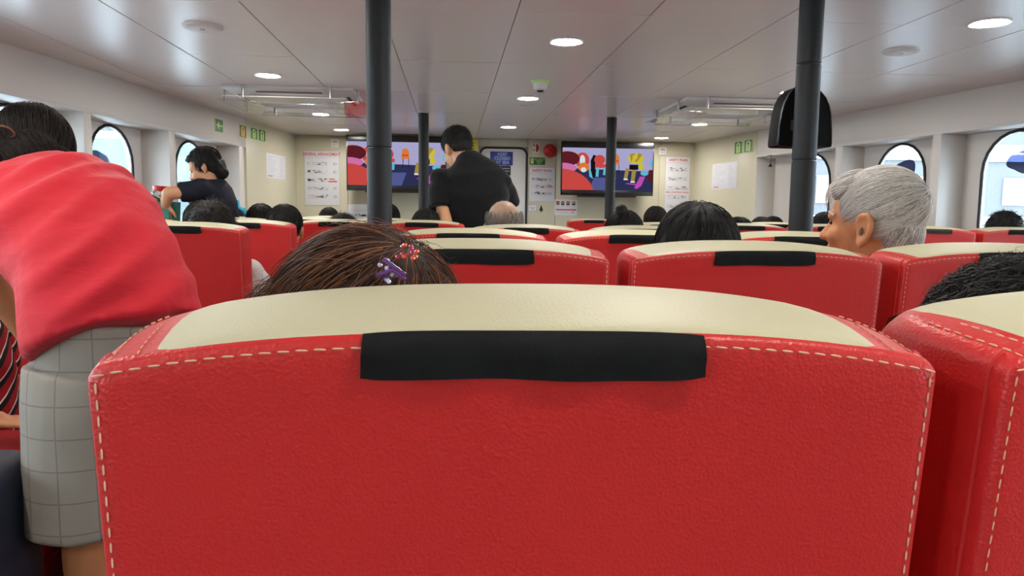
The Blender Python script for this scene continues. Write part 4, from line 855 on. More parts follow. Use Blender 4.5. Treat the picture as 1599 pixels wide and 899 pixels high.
seated(2.70, 6.05, -0.020, 'long', 'blackhair', 'greyshirt', 'tan', 'far passenger immediately left of the right-hand near pole')
seated(2.72, 5.27, 0.0, 'long', 'blackhair', 'greyshirt', 'tan', 'far passenger immediately right of the right-hand near pole')
seated(2.305, 4.42, 0.014, 'short', 'blackhair', 'greyshirt', 'tan', 'far passenger next to the old man\'s nose')
seated(3.085, 3.92, 0.030, 'spiky', 'blackhair', 'navyshirt', 'tan', 'spiky-haired passenger seated by the right-hand window')

# brown-haired passenger in the foreground seat
o = empty('person', (-0.072, 0.37, 0)); o.scale = (1, 1, 0.955)
b = link('body', SB, o); set_mat(b, M['tan']); s = link('shirt', SS, o); set_mat(s, M['greyshirt']); link('trousers', ST, o); link('shoes', SH, o)
mb = MB(); c = HC + Vector((-0.004, -0.024, 0.004)); mb.ell(c + Vector((0.006, 0.0, 0.014)), (0.082, 0.100, 0.092)); mb.ell(c + Vector((-0.035, 0.0, -0.035)), (0.045, 0.080, 0.080)); mb.ell(c + Vector((0.040, 0, -0.035)), (0.045, 0.075, 0.080))
mb.sect([(c + Vector((0, -0.02, -0.01)), 0.080, 0.075), (c + Vector((-0.005, -0.02, -0.10)), 0.100, 0.06), (c + Vector((0, -0.02, -0.20)), 0.10, 0.045)])
cap = fuse(mb, 0.006, 3, lumps(70, 0.002, 4)); cu = c + Vector((0.006, 0, 0.012))
parts = [strands(cu, I3, (0.084, 0.102, 0.096), 2600, (0.5, 1.1), 21, crown=(0.45, -0.35, 0.85), lift=(0.985, 1.025), r=0.0005, steps=9, wob=0.14),
         strands(c + Vector((-0.030, 0, -0.03)), I3, (0.075, 0.09, 0.098), 900, (0.7, 1.5), 22, crown=(0.45, -0.2, 0.95), lift=(0.98, 1.12), r=0.00032, steps=10, wob=0.3, tip=0.28, region=lambda u: (u[:, 0] < -0.1) & (u[:, 2] > -0.6)),
         strands(cu, I3, (0.084, 0.102, 0.096), 420, (0.3, 0.9), 23, crown=(0.45, -0.35, 0.85), lift=(1.0, 1.06), r=0.00025, steps=9, wob=0.6, tip=0.12)]
hair_obj('hair', o, cap, parts, M['brownhair'])
clip = MB(); cc = Vector((0.032, 0.160, 1.188)); cg = random.Random(4)
gem = [mat('purple_gem', srgb(90, 50, 110), 0.15, 0.8), mat('orange_gem', srgb(214, 80, 30), 0.15, 0.8), mat('pink_gem', srgb(160, 40, 60), 0.2, 0.8), mat('clear_gem', srgb(200, 190, 225), 0.1, 0.9)]
for k in range(34):
    clip.cur = (0 if k < 12 else 1 if k < 17 else 2 if k < 25 else 3); a = cg.uniform(0, 6.28); rr = cg.uniform(0.001, 0.010)
    off = Vector(((0.010 if clip.cur in (1, 2) else -0.003) + rr * math.cos(a) * 0.9, -0.006 + cg.uniform(-0.003, 0.003), (0.006 if clip.cur in (1, 2) else -0.007) + rr * math.sin(a) * 0.8)); clip.ell(cc + off, (0.0018, 0.0018, 0.0018), None, 6, 4)
clip.cur = 0; clip.tube([cc + Vector((-0.012, -0.009, -0.010)), cc + Vector((-0.001, -0.011, -0.006)), cc + Vector((0.008, -0.009, -0.013))], 0.0018, 6); clip.tube([cc + Vector((-0.008, -0.008, 0.002)), cc + Vector((0.008, -0.010, -0.010))], 0.0018, 6)
clip.build('hair_clip', gem, o, smooth=True)
tag(o, 'passenger with auburn hair and a jewelled clip in the foreground seat', 'person')

# curly-haired passenger at the right edge
o = empty('person', (0.534, 0.39, 0)); o.scale = (1, 1, 0.930)
b = link('body', SB, o); set_mat(b, M['tan']); s = link('shirt', SS, o); set_mat(s, M['navyshirt']); link('trousers', ST, o); link('shoes', SH, o)
mb = MB(); hair_cap(mb, HC, I3, grow=1.02); cap = fuse(mb, 0.005, 1, lumps(170, 0.0035, 8))
parts = [strands(CAPC, I3, CAPR * 1.02, 2600, (0.25, 0.7), 31, lift=(0.985, 1.035), r=0.0007, steps=14, wob=0.5, curl=0.0045, region=lambda u: u[:, 2] > -0.7, freq=1.6),
         strands(CAPC, I3, CAPR * 1.02, 300, (0.3, 0.8), 32, lift=(1.0, 1.06), r=0.0003, steps=14, wob=0.8, curl=0.006, tip=0.07, freq=1.3)]
hair_obj('hair', o, cap, parts, M['blackhair']); tag(o, 'curly dark-haired passenger at the right edge', 'person')

# old man in profile
o = empty('person', (0.985, 1.27, 0))
hb = basis((-0.66, 0.75, 0.04)); hc = Vector((0.930 - 0.985, 1.565 - 1.27, CZ - 0.006))
mb = MB(); head(mb, hc, hb, 0.95, True, neck=(0.0, 0.25, 0.985))
mb.cap(hc + hb @ Vector((0, 0.0, -0.06)), (0.0, 0.26, 0.99), 0.055, 0.062)
EP = lambda sg, x, y, z: hc + hb @ (Vector((sg * x, y, z)) * 0.95)
for sg in (-1, 1):   # ear rim and lobe
    mb.chain([EP(sg, 0.079, 0.010, -0.012), EP(sg, 0.086, 0.002, 0.008), EP(sg, 0.092, -0.016, 0.010), EP(sg, 0.095, -0.028, -0.012), EP(sg, 0.090, -0.022, -0.038), EP(sg, 0.083, -0.004, -0.060)], [0.005, 0.006, 0.006, 0.006, 0.006, 0.008], 8)
mb.sect([((0, 0.30, 0.45), 0.14, 0.11), ((0, 0.30, 0.55), 0.165, 0.11), ((0, 0.28, 0.68), 0.15, 0.105), ((0, 0.27, 0.82), 0.165, 0.11), ((0, 0.26, 0.93), 0.165, 0.10), ((0, 0.255, 0.99), 0.10, 0.07)])
mb.cap((-0.155, 0.255, 0.945), (0.155, 0.255, 0.945), 0.052)
for sg in (-1, 1):
    mb.chain([(sg * 0.178, 0.255, 0.94), (sg * 0.236, 0.28, 0.69), (sg * 0.20, 0.48, 0.69)], [0.048, 0.04, 0.029]); hand(mb, (sg * 0.20, 0.485, 0.69), (-sg * 0.15, 1, -0.12), (0, 0.1, 1), 0.95, 0.5, sg)
    mb.chain([(sg * 0.09, 0.31, 0.50), (sg * 0.11, 0.66, 0.50), (sg * 0.12, 0.64, 0.10)], [0.08, 0.06, 0.04]); mb.chain([(sg * 0.12, 0.64, 0.05), (sg * 0.13, 0.78, 0.03)], [0.036, 0.028])
link('body', fuse(mb, 0.0055, 4), o, M['oldskin'])
s = MB(); s.sect([((0, 0.30, 0.47), 0.175, 0.122), ((0, 0.28, 0.66), 0.165, 0.12), ((0, 0.27, 0.82), 0.18, 0.125), ((0, 0.26, 0.93), 0.178, 0.115), ((0, 0.256, 0.985), 0.12, 0.088), ((0, 0.255, 1.045), 0.078, 0.078)])
s.cap((-0.16, 0.255, 0.945), (0.16, 0.255, 0.945), 0.062)
for sg in (-1, 1): s.sect([((sg * 0.16, 0.255, 0.965), 0.062, 0.062), ((sg * 0.20, 0.26, 0.86), 0.064, 0.064), ((sg * 0.232, 0.272, 0.72), 0.066, 0.064)], lat=(0, 1, 0), n=14)
link('shirt', fuse(s, 0.009, 2, folds((0.3, 0.2, 1), 60, 0.004, 5)), o, M['plaid'])
s = MB(); ri = [[(0.073 * r * math.cos(2 * PI * k / 28), 0.252 + 0.071 * r * math.sin(2 * PI * k / 28), z) for k in range(28)] for r, z in ((1.10, 1.02), (1.03, 1.082), (0.97, 1.082), (0.98, 1.02))]; s.loft(ri); s.build('collar', M['plaid'], o, smooth=True)
link('trousers', ST, o); link('shoes', SH, o)
mb = MB(); T = lambda x, y, z: hc + hb @ (Vector((x, y, z)) * 0.95)
mb.ell(T(0, -0.018, 0.028), (0.079, 0.092, 0.087), hb, 22, 14); mb.ell(T(0, -0.062, -0.030), (0.063, 0.048, 0.056), hb); mb.ell(T(0, 0.040, 0.062), (0.061, 0.056, 0.041), hb)
for sg in (-1, 1): mb.ell(T(sg * 0.058, 0.0, 0.018), (0.020, 0.037, 0.037), hb)
cap = fuse(mb, 0.006, 3, lumps(60, 0.0015, 5))
hcn = T(0, -0.018, 0.028)
parts = [strands(hcn, hb, (0.082, 0.095, 0.091), 3400, (0.35, 0.85), 41, crown=(0.25, -0.80, 0.45), lift=(0.985, 1.015), r=0.00055, steps=8, wob=0.10, region=lambda u: (u[:, 2] > -0.62) & (u[:, 1] < 0.62 + 0.5 * (u[:, 2] > 0.4)) & ((u[:, 2] > -0.15) | (u[:, 1] < -0.25))),
         strands(T(0, 0.02, 0.045), hb, (0.074, 0.082, 0.067), 500, (0.3, 0.7), 42, crown=(0.0, -0.9, 0.5), lift=(0.99, 1.04), r=0.0005, steps=8, wob=0.2, tip=0.05, region=lambda u: (u[:, 2] > 0.25) & (u[:, 1] > 0.1)),
         strands(T(0, -0.055, -0.03), hb, (0.066, 0.052, 0.060), 900, (0.3, 0.7), 43, crown=(0, -0.6, 1.0), lift=(0.985, 1.02), r=0.0005, steps=7, wob=0.12, region=lambda u: u[:, 1] < 0.0)]
hair_obj('hair', o, cap, parts, M['greyhair'])
for sg in (-1, 1):
    e = MB(); e.ell(T(sg * 0.031, 0.080, -0.012), (0.0105, 0.008, 0.006), hb, 12, 8); e.build('eye', mat('dark_eye', (0.03, 0.02, 0.015), 0.2), o, smooth=True)
    e = MB(); e.ell(T(sg * 0.0905, -0.006, -0.028), (0.0022, 0.004, 0.009), hb, 10, 6); e.build('ear_opening', mat('ear_shadow', (0.13, 0.055, 0.03), 0.7), o, smooth=True)
    e = MB(); e.chain([T(sg * 0.016, 0.093, 0.008), T(sg * 0.034, 0.088, 0.013), T(sg * 0.052, 0.072, 0.006)], [0.003, 0.004, 0.0025], 6); e.build('eyebrow', M['saltpepper'], o, smooth=True)
tag(o, 'old man with silver hair and plaid collar, face turned left', 'person')

# person in red bending over the left side
o = empty('person', (-0.678, 1.47, 0)); O = Vector((-0.70, 1.47, 0)); w_ = lambda x, y, z: Vector((x, y, z)) - O
lat = Vector((0.97, 0.25, 0)); back_tilt = Vector((0, 0, 0))
mb = MB(); hb = basis((-0.50, 0.68, -0.54)); hc = w_(-1.025, 1.88, 1.288)
head(mb, hc, hb, 1.0, True, neck=w_(-0.98, 1.78, 1.215))
mb.sect([(w_(-0.668, 1.46, 0.80), 0.125, 0.105), (w_(-0.664, 1.47, 0.93), 0.124, 0.102), (w_(-0.735, 1.52, 1.06), 0.138, 0.105), (w_(-0.83, 1.62, 1.15), 0.150, 0.095), (w_(-0.93, 1.73, 1.20), 0.13, 0.07)], lat=lat)
sl, sr = w_(-1.06, 1.66, 1.185), w_(-0.82, 1.83, 1.180)
mb.cap(sl, sr, 0.052)
mb.chain([sl, w_(-1.045, 1.74, 1.00), w_(-0.96, 1.80, 0.80)], [0.048, 0.040, 0.029]); hand(mb, w_(-0.96, 1.80, 0.80), (0.3, 0.4, -0.8), (0.6, -0.7, 0.2), 0.95, 0.6, 1)
mb.chain([sr, w_(-0.785, 2.10, 0.965), w_(-0.93, 2.18, 0.86)], [0.05, 0.042, 0.030]); hand(mb, w_(-0.93, 2.18, 0.86), (-0.6, 0.5, -0.5), (0.3, 0.6, 0.5), 0.95, 0.6, -1)
mb.chain([w_(-0.68, 1.45, 0.84), w_(-0.705, 1.425, 0.50), w_(-0.700, 1.45, 0.09)], [0.088, 0.058, 0.044]); mb.chain([w_(-0.70, 1.45, 0.05), w_(-0.74, 1.58, 0.03)], [0.038, 0.03])
mb.chain([w_(-0.68, 1.55, 0.84), w_(-0.70, 1.72, 0.50), w_(-0.68, 1.70, 0.09)], [0.088, 0.058, 0.040]); mb.chain([w_(-0.68, 1.70, 0.05), w_(-0.72, 1.83, 0.03)], [0.038, 0.03])
link('body', fuse(mb, 0.008, 4), o, M['tan'])
s = MB(); s.sect([(w_(-0.652, 1.445, 0.925), 0.155, 0.132), (w_(-0.668, 1.46, 0.970), 0.152, 0.130), (w_(-0.708, 1.50, 1.055), 0.148, 0.122), (w_(-0.775, 1.565, 1.125), 0.156, 0.116), (w_(-0.86, 1.65, 1.170), 0.168, 0.105), (w_(-0.93, 1.73, 1.205), 0.15, 0.080), (w_(-0.985, 1.79, 1.225), 0.078, 0.056)], lat=lat, n=28)
s.cap(sl, sr, 0.064)
s.sect([(sl + Vector((0.02, 0.0, 0.02)), 0.064, 0.064), (sl + Vector((0.01, 0.02, -0.05)), 0.066, 0.066), (sl + Vector((0.012, 0.045, -0.12)), 0.066, 0.062)], n=16)
s.sect([(sr + Vector((-0.02, -0.02, 0.0)), 0.062, 0.062), (sr + Vector((0.0, 0.08, -0.06)), 0.062, 0.062), (sr + Vector((0.013, 0.15, -0.13)), 0.062, 0.060)], n=16)
fd1 = folds((-0.5, 0.15, 0.86), 38, 0.009, 9); fd2 = folds((-0.6, 0.1, 0.75), 80, 0.008, 10)
link('shirt', fuse(s, 0.0075, 3, lambda co: fd1(co) + fd2(co)), o, M['redshirt'])
s = MB(); s.sect([(w_(-0.655, 1.455, 0.965), 0.128, 0.106), (w_(-0.662, 1.46, 0.90), 0.138, 0.114), (w_(-0.685, 1.47, 0.76), 0.146, 0.122)], lat=lat, n=24)
s.sect([(w_(-0.690, 1.45, 0.86), 0.132, 0.118), (w_(-0.712, 1.44, 0.70), 0.112, 0.112), (w_(-0.722, 1.432, 0.57), 0.104, 0.106), (w_(-0.722, 1.432, 0.562), 0.104, 0.106)], lat=lat, n=24); s.sect([(w_(-0.68, 1.55, 0.86), 0.105, 0.105), (w_(-0.69, 1.64, 0.70), 0.098, 0.10), (w_(-0.70, 1.71, 0.565), 0.095, 0.10)], n=20)
link('shorts', fuse(s, 0.007, 2, folds((0.6, 0.2, 0.7), 30, 0.010, 14)), o, M['check'])
s = MB()
for p, q in ((w_(-0.70, 1.44, 0.05), w_(-0.745, 1.59, 0.035)), (w_(-0.68, 1.69, 0.05), w_(-0.725, 1.84, 0.035))): s.chain([p, q], [0.047, 0.038])
link('shoes', fuse(s, 0.009, 1), o, M['shoe'])
mb = MB(); hair_cap(mb, hc, hb, 1.0, 1.02); h2 = hc + Vector((0.060, -0.120, -0.006)); h3 = hc + Vector((-0.005, -0.130, -0.002)); mb.ell(h2, (0.058, 0.065, 0.056)); mb.ell(h3, (0.085, 0.060, 0.060))
cap = fuse(mb, 0.007, 3, lumps(60, 0.002, 2)); parts = [strands(hc + hb @ Vector((0, -0.022, 0.02)), hb, (0.088, 0.102, 0.098), 1600, (0.5, 1.1), 51, crown=(0.1, 0.1, 1), lift=(0.99, 1.03), r=0.0006, steps=8, wob=0.12), strands(h2, I3, (0.060, 0.067, 0.058), 800, (0.5, 1.0), 52, crown=(-0.6, 0.2, 0.8), lift=(0.99, 1.04), r=0.0006, steps=7, wob=0.15), strands(h3, I3, (0.087, 0.062, 0.062), 800, (0.5, 1.0), 53, crown=(-0.2, 0.2, 0.9), lift=(0.99, 1.04), r=0.0006, steps=7, wob=0.15)]
hair_obj('hair', o, cap, parts, M['darkhair'])
s = MB(); s.tube([h3 + Vector((0.045 + 0.020 * math.cos(a), -0.050 - 0.012 * math.sin(a), 0.043 + 0.012 * math.sin(a))) for a in np.linspace(0, 2 * PI, 14)[:-1]], 0.0022, 6, closed=True); s.build('hair_band', mat('brown_elastic', srgb(110, 70, 50), 0.6), o, smooth=True)
tag(o, 'person in red T-shirt and grey checked shorts bending over the aisle', 'person')

# man in black bending, standing in the cabin
o = empty('person', (0.13, 4.36, 0)); O = Vector((0.13, 4.36, 0))
mb = MB(); hb = basis((-0.45, 0.75, -0.50)); hc = w_(0.030, 4.47, 1.55); head(mb, hc, hb, 1.0, True, neck=w_(0.095, 4.40, 1.44))
mb.sect([(w_(0.15, 4.36, 0.82), 0.15, 0.11), (w_(0.15, 4.36, 0.95), 0.16, 0.11), (w_(0.15, 4.35, 1.10), 0.155, 0.11), (w_(0.135, 4.36, 1.25), 0.18, 0.12), (w_(0.12, 4.38, 1.38), 0.17, 0.105), (w_(0.11, 4.39, 1.44), 0.09, 0.07)])
sl, sr = w_(-0.065, 4.37, 1.355), w_(0.295, 4.38, 1.34); mb.cap(sl, sr, 0.05)
mb.chain([sl, w_(-0.035, 4.28, 1.105), w_(0.07, 4.46, 1.06)], [0.05, 0.042, 0.03]); hand(mb, w_(0.07, 4.46, 1.06), (0.2, 0.9, -0.2), (0, 0.2, 1), 1.0, 0.6, 1)
mb.chain([sr, w_(0.345, 4.50, 1.16), w_(0.22, 4.68, 1.10)], [0.05, 0.042, 0.03]); hand(mb, w_(0.22, 4.68, 1.10), (-0.5, 0.8, -0.2), (0, 0.2, 1), 1.0, 0.6, -1)
for sx in (0.07, 0.23): mb.chain([w_(sx, 4.36, 0.84), w_(sx, 4.38, 0.48), w_(sx, 4.36, 0.09)], [0.085, 0.06, 0.042]); mb.chain([w_(sx, 4.36, 0.05), w_(sx, 4.50, 0.03)], [0.038, 0.03])
link('body', fuse(mb, 0.008, 4), o, M['lightskin'])
s = MB(); s.sect([(w_(0.155, 4.36, 0.88), 0.185, 0.135), (w_(0.155, 4.35, 1.08), 0.178, 0.132), (w_(0.138, 4.355, 1.25), 0.198, 0.136), (w_(0.12, 4.375, 1.37), 0.205, 0.122), (w_(0.110, 4.385, 1.425), 0.155, 0.095), (w_(0.100, 4.395, 1.465), 0.095, 0.078), (w_(0.088, 4.41, 1.492), 0.066, 0.066)], n=26); s.cap(sl, sr, 0.064)
s.sect([(sl + Vector((0.02, 0, 0.02)), 0.065, 0.065), (sl + Vector((0.0, -0.03, -0.08)), 0.070, 0.070), (sl + Vector((0.005, -0.06, -0.165)), 0.076, 0.074)], n=16); s.sect([(sr + Vector((-0.02, 0, 0.02)), 0.065, 0.065), (sr + Vector((0.03, 0.05, -0.06)), 0.068, 0.068), (sr + Vector((0.048, 0.09, -0.12)), 0.072, 0.07)], n=16)
link('shirt', fuse(s, 0.009, 3, folds((0.5, 0.1, 0.8), 45, 0.008, 19)), o, M['blackshirt'])
s = MB(); s.sect([(w_(0.15, 4.36, 0.94), 0.168, 0.118), (w_(0.15, 4.36, 0.80), 0.168, 0.12)])
for sx in (0.07, 0.23): s.sect([(w_(sx, 4.36, 0.86), 0.095, 0.10), (w_(sx, 4.38, 0.48), 0.075, 0.078), (w_(sx, 4.36, 0.08), 0.06, 0.062)], n=16)
link('trousers', fuse(s, 0.011, 2), o, M['trousers'])
s = MB()
for sx in (0.07, 0.23): s.chain([w_(sx, 4.35, 0.05), w_(sx, 4.51, 0.035)], [0.047, 0.038])
link('shoes', fuse(s, 0.009, 1), o, M['shoe'])
mb = MB(); T = lambda x, y, z: hc + hb @ Vector((x, y, z)); mb.ell(T(0, -0.016, 0.032), (0.086, 0.098, 0.092), hb, 20, 13); mb.ell(T(0, -0.048, -0.022), (0.070, 0.052, 0.056), hb)
cap = fuse(mb, 0.007, 2, lumps(80, 0.002, 6)); parts = [strands(T(0, -0.016, 0.032), hb, (0.087, 0.099, 0.093), 1100, (0.1, 0.4), 61, lift=(0.99, 1.02), tip=0.12, r=0.0009, steps=5, wob=0.4), strands(T(0, -0.05, -0.02), hb, (0.075, 0.056, 0.062), 300, (0.15, 0.3), 62, lift=(0.98, 1.01), r=0.0006, steps=5, wob=0.2, region=lambda u: u[:, 1] < 0.1)]
hair_obj('hair', o, cap, parts, M['blackhair']); tag(o, 'standing man in a black T-shirt bending towards the seats', 'person')

# woman in black at the left window
o = empty('person', (-1.395, 4.45, 0)); O = Vector((-1.42, 4.45, 0))
mb = MB(); hb = basis((-0.93, -0.12, -0.42)); hc = w_(-1.450, 4.43, 1.415); head(mb, hc, hb, 0.86, True, neck=w_(-1.425, 4.45, 1.32))
lw = (0.15, 1, 0)
mb.sect([(w_(-1.40, 4.45, 0.82), 0.15, 0.11), (w_(-1.40, 4.45, 0.95), 0.155, 0.11), (w_(-1.395, 4.45, 1.08), 0.135, 0.10), (w_(-1.405, 4.45, 1.20), 0.155, 0.105), (w_(-1.415, 4.45, 1.28), 0.14, 0.085), (w_(-1.42, 4.45, 1.33), 0.08, 0.06)], lat=lw)
sn, sf = w_(-1.415, 4.29, 1.275), w_(-1.43, 4.60, 1.275); mb.cap(sn, sf, 0.045)
mb.chain([sn, w_(-1.575, 4.22, 1.250), w_(-1.610, 4.26, 1.185)], [0.044, 0.036, 0.025]); hand(mb, w_(-1.608, 4.265, 1.20), (-0.1, 0.2, -1), (-0.4, -1, 0), 0.85, 0.5, 1)
mb.chain([sf, w_(-1.56, 4.60, 1.22), w_(-1.64, 4.48, 1.275)], [0.044, 0.036, 0.026]); hand(mb, w_(-1.64, 4.48, 1.278), (-0.75, -0.45, 0.15), (0, 0.1, 1), 0.85, 0.7, -1)
for sy in (4.37, 4.53): mb.chain([w_(-1.40, sy, 0.84), w_(-1.40, sy, 0.48), w_(-1.38, sy, 0.09)], [0.085, 0.056, 0.038]); mb.chain([w_(-1.38, sy, 0.05), w_(-1.52, sy, 0.03)], [0.035, 0.028])
link('body', fuse(mb, 0.007, 4), o, M['lightskin'])
s = MB(); s.sect([(w_(-1.40, 4.45, 0.86), 0.175, 0.13), (w_(-1.395, 4.45, 1.06), 0.158, 0.122), (w_(-1.405, 4.45, 1.20), 0.172, 0.122), (w_(-1.415, 4.45, 1.285), 0.155, 0.10), (w_(-1.42, 4.45, 1.335), 0.082, 0.072)], lat=lw, n=22); s.cap(sn, sf, 0.057)
s.sect([(sn + Vector((0.02, 0.02, 0.005)), 0.060, 0.058), (sn + Vector((-0.06, -0.015, -0.01)), 0.058, 0.058), (sn + Vector((-0.115, -0.028, -0.018)), 0.056, 0.055)], lat=(0, 0, 1), n=16); s.sect([(sf + Vector((0.02, -0.02, 0.005)), 0.060, 0.058), (sf + Vector((-0.09, 0.0, -0.03)), 0.056, 0.056)], lat=(0, 0, 1), n=16)
link('shirt', fuse(s, 0.008, 3, folds((0.6, 0.1, 0.8), 50, 0.006, 23)), o, M['navyshirt'])
s = MB(); s.sect([(w_(-1.40, 4.45, 0.93), 0.162, 0.118), (w_(-1.40, 4.45, 0.80), 0.165, 0.12)], lat=lw)
for sy in (4.37, 4.53): s.sect([(w_(-1.40, sy, 0.86), 0.09, 0.095), (w_(-1.40, sy, 0.48), 0.07, 0.072), (w_(-1.38, sy, 0.08), 0.058, 0.058)], n=16)
link('trousers', fuse(s, 0.011, 2), o, M['trousers'])
s = MB()
for sy in (4.37, 4.53): s.chain([w_(-1.37, sy, 0.05), w_(-1.53, sy, 0.035)], [0.044, 0.036])
link('shoes', fuse(s, 0.009, 1), o, M['shoe'])
mb = MB(); T = lambda x, y, z: hc + hb @ (Vector((x, y, z)) * 0.86); mb.ell(T(0, -0.020, 0.028), (0.076, 0.088, 0.082), hb, 20, 13); mb.ell(T(0, -0.07, -0.03), (0.072, 0.052, 0.056), hb); mb.ell(T(0, -0.085, -0.08), (0.066, 0.038, 0.042), hb); mb.ell(T(0, 0.05, 0.07), (0.050, 0.038, 0.026), hb)
cap = fuse(mb, 0.007, 2, lumps(70, 0.004, 7)); parts = [strands(T(0, -0.020, 0.028), hb, (0.078, 0.090, 0.084), 700, (0.4, 0.9), 71, lift=(0.99, 1.04), r=0.0009, steps=7, wob=0.3, tip=0.04, region=lambda u: (u[:, 1] < 0.55))]
hair_obj('hair', o, cap, parts, M['blackhair'])
for sg in (-1, 1): e = MB(); e.ell(T(sg * 0.031, 0.081, -0.012), (0.010, 0.007, 0.005), hb, 10, 6); e.build('eye', mat('dark_eye', (0.03, 0.02, 0.015), 0.2), o, smooth=True)
tag(o, 'woman in a black top at the left window holding a jar', 'person')

# striped-shirt passenger at the left edge
st_seat = copy_tree(seat0); st_seat.location = (-1.62, 1.98, 0); st_seat.rotation_euler = (0, 0, -PI / 2); tag(st_seat, 'side-facing red seat at the left edge under the striped passenger', 'seat', 'red ferry seats with cream tops')
o = empty('person', (-1.55, 1.98, -0.0), -PI / 2); o.scale = (1, 1, 0.98)
b = link('body', SB, o); set_mat(b, M['tan']); s = link('shirt', SS, o); set_mat(s, M['stripe']); link('trousers', ST, o); link('shoes', SH, o); h = link('hair', STY['short'], o); set_mat(h, M['blackhair'])
tag(o, 'passenger in a red, black and white striped top at left edge', 'person')

# ------------------------------------------------------------------ luggage and bags
o = empty('jar', (-1.665, 4.38, 1.185)); o.rotation_euler = (0.0, 0.10, 0)
MB().lathe((0, 0, 0), [(0.034, 0), (0.042, 0.008), (0.043, 0.07), (0.036, 0.085), (0.033, 0.09)], 24).build('glass_jar', clear('jar_plastic', (0.9, 0.9, 0.9), 0.15), o, smooth=True)
g = random.Random(5); mb = MB()
for k in range(40): a = g.uniform(0, 6.28); rr = 0.032 * math.sqrt(g.random()); mb.ell((rr * math.cos(a), rr * math.sin(a), 0.008 + g.uniform(0, 0.048)), (0.009, 0.008, 0.006), None, 7, 5)
tag(mb.build('biscuits', mat('golden_biscuit', srgb(206, 150, 70), 0.7, noise=0.2), o, smooth=True), kind='stuff')
MB().lathe((0, 0, 0), [(0.037, 0.084), (0.038, 0.088), (0.038, 0.108), (0.034, 0.111)], 24).build('lid', mat('red_lid', srgb(200, 36, 44), 0.35), o, smooth=True)
tag(o, 'clear jar of golden snacks with a red lid above green tote', 'jar')
o = empty('tote_bag', (-1.655, 4.34, 0.80)); ring = lambda a, b, z: [(x, y, z) for x, y in ((-a, -b), (-a * 0.1, -b * 1.12), (a, -b), (a * 1.03, 0), (a, b), (0, b * 1.1), (-a, b), (-a * 1.03, 0))]
MB().loft([ring(0.085, 0.06, 0), ring(0.092, 0.075, 0.12), ring(0.090, 0.085, 0.30), ring(0.094, 0.090, 0.405), ring(0.090, 0.086, 0.405), ring(0.084, 0.07, 0.02)], cap=True).build('bag_body', M['teal'], o, smooth=False)
for sy in (-0.087, 0.087): MB().tube([(-0.04, sy, 0.36), (-0.04, sy * 1.05, 0.42), (0.0, sy * 0.9, 0.44), (0.04, sy * 1.05, 0.42), (0.04, sy, 0.36)], 0.006, 6).build('handle', mat('dark_green_webbing', srgb(20, 70, 58), 0.8), o, smooth=True)
MB().box(-0.0945, 0.02, -0.0990, -0.0965, 0.29, 0.395).build('pale_panel', mat('pale_green_print', srgb(150, 206, 200), 0.7), o)
tag(o, 'green tote bag held open by the woman at the left window', 'bag')
o = empty('backpack', (-1.34, 5.22, 0.44)); mb = MB(); mb.sect([((-0.16, 0, 0.0), 0.12, 0.10), ((-0.16, 0, 0.40), 0.125, 0.10), ((-0.15, 0, 0.66), 0.11, 0.09), ((-0.14, 0, 0.745), 0.07, 0.06)], n=20); link('pack_body', fuse(mb, 0.01, 3), o, M['navy'])
MB().tube([(-0.25, -0.06, 0.70), (-0.19, -0.075, 0.758), (-0.13, -0.075, 0.765), (-0.06, -0.06, 0.72), (-0.04, -0.05, 0.66)], 0.010, 8).build('piping', M['cyan'], o, smooth=True)
MB().tube([(-0.17, 0.0, 0.74), (-0.16, 0.0, 0.785), (-0.12, 0.0, 0.785), (-0.11, 0, 0.74)], 0.009, 8).build('grab_handle', M['cyan'], o, smooth=True)
tag(o, 'navy backpack with turquoise trim standing on a far left seat', 'bag')
# navy soft suitcase
o = empty('suitcase', (-0.985, 1.22, 0))
mb = MB(); rr = rrect(-0.205, 0.205, 0.05, 0.715, 0.05); mb.loft([[(x * 0.97, 0.0, 0.38 + (z - 0.38) * 0.985) for x, z in rr], [(x, 0.015, z) for x, z in rr], [(x, 0.20, z) for x, z in rr], [(x * 0.97, 0.215, 0.38 + (z - 0.38) * 0.985) for x, z in rr]]); mb.build('shell', M['navy'], o, smooth=True, sharp=50)
rr2 = rrect(-0.185, 0.188, 0.07, 0.697, 0.05); MB().tube([(x, -0.003, z) for x, z in rr2], 0.0035, 6, closed=True).build('yellow_piping', M['yellowtrim'], o, smooth=True)
rr3 = rrect(-0.192, 0.194, 0.06, 0.705, 0.05); MB().tube([(x, 0.0, z) for x, z in rr3], 0.005, 6, closed=True).build('zip', M['blackmat'], o, smooth=True)
MB().tube([(-0.07, 0.1, 0.71), (-0.07, 0.1, 0.745), (0.07, 0.1, 0.745), (0.07, 0.1, 0.71)], 0.010).build('carry_handle', M['blackmat'], o, smooth=True)
for sx in (-0.16, 0.16):
    for sy in (0.04, 0.17): MB().tube([(sx - 0.012, sy, 0.028), (sx + 0.012, sy, 0.028)], 0.028, 14).build('wheel', M['blackmat'], o, smooth=True)
tag(o, 'navy soft suitcase with yellow piping at the lower left corner', 'suitcase')
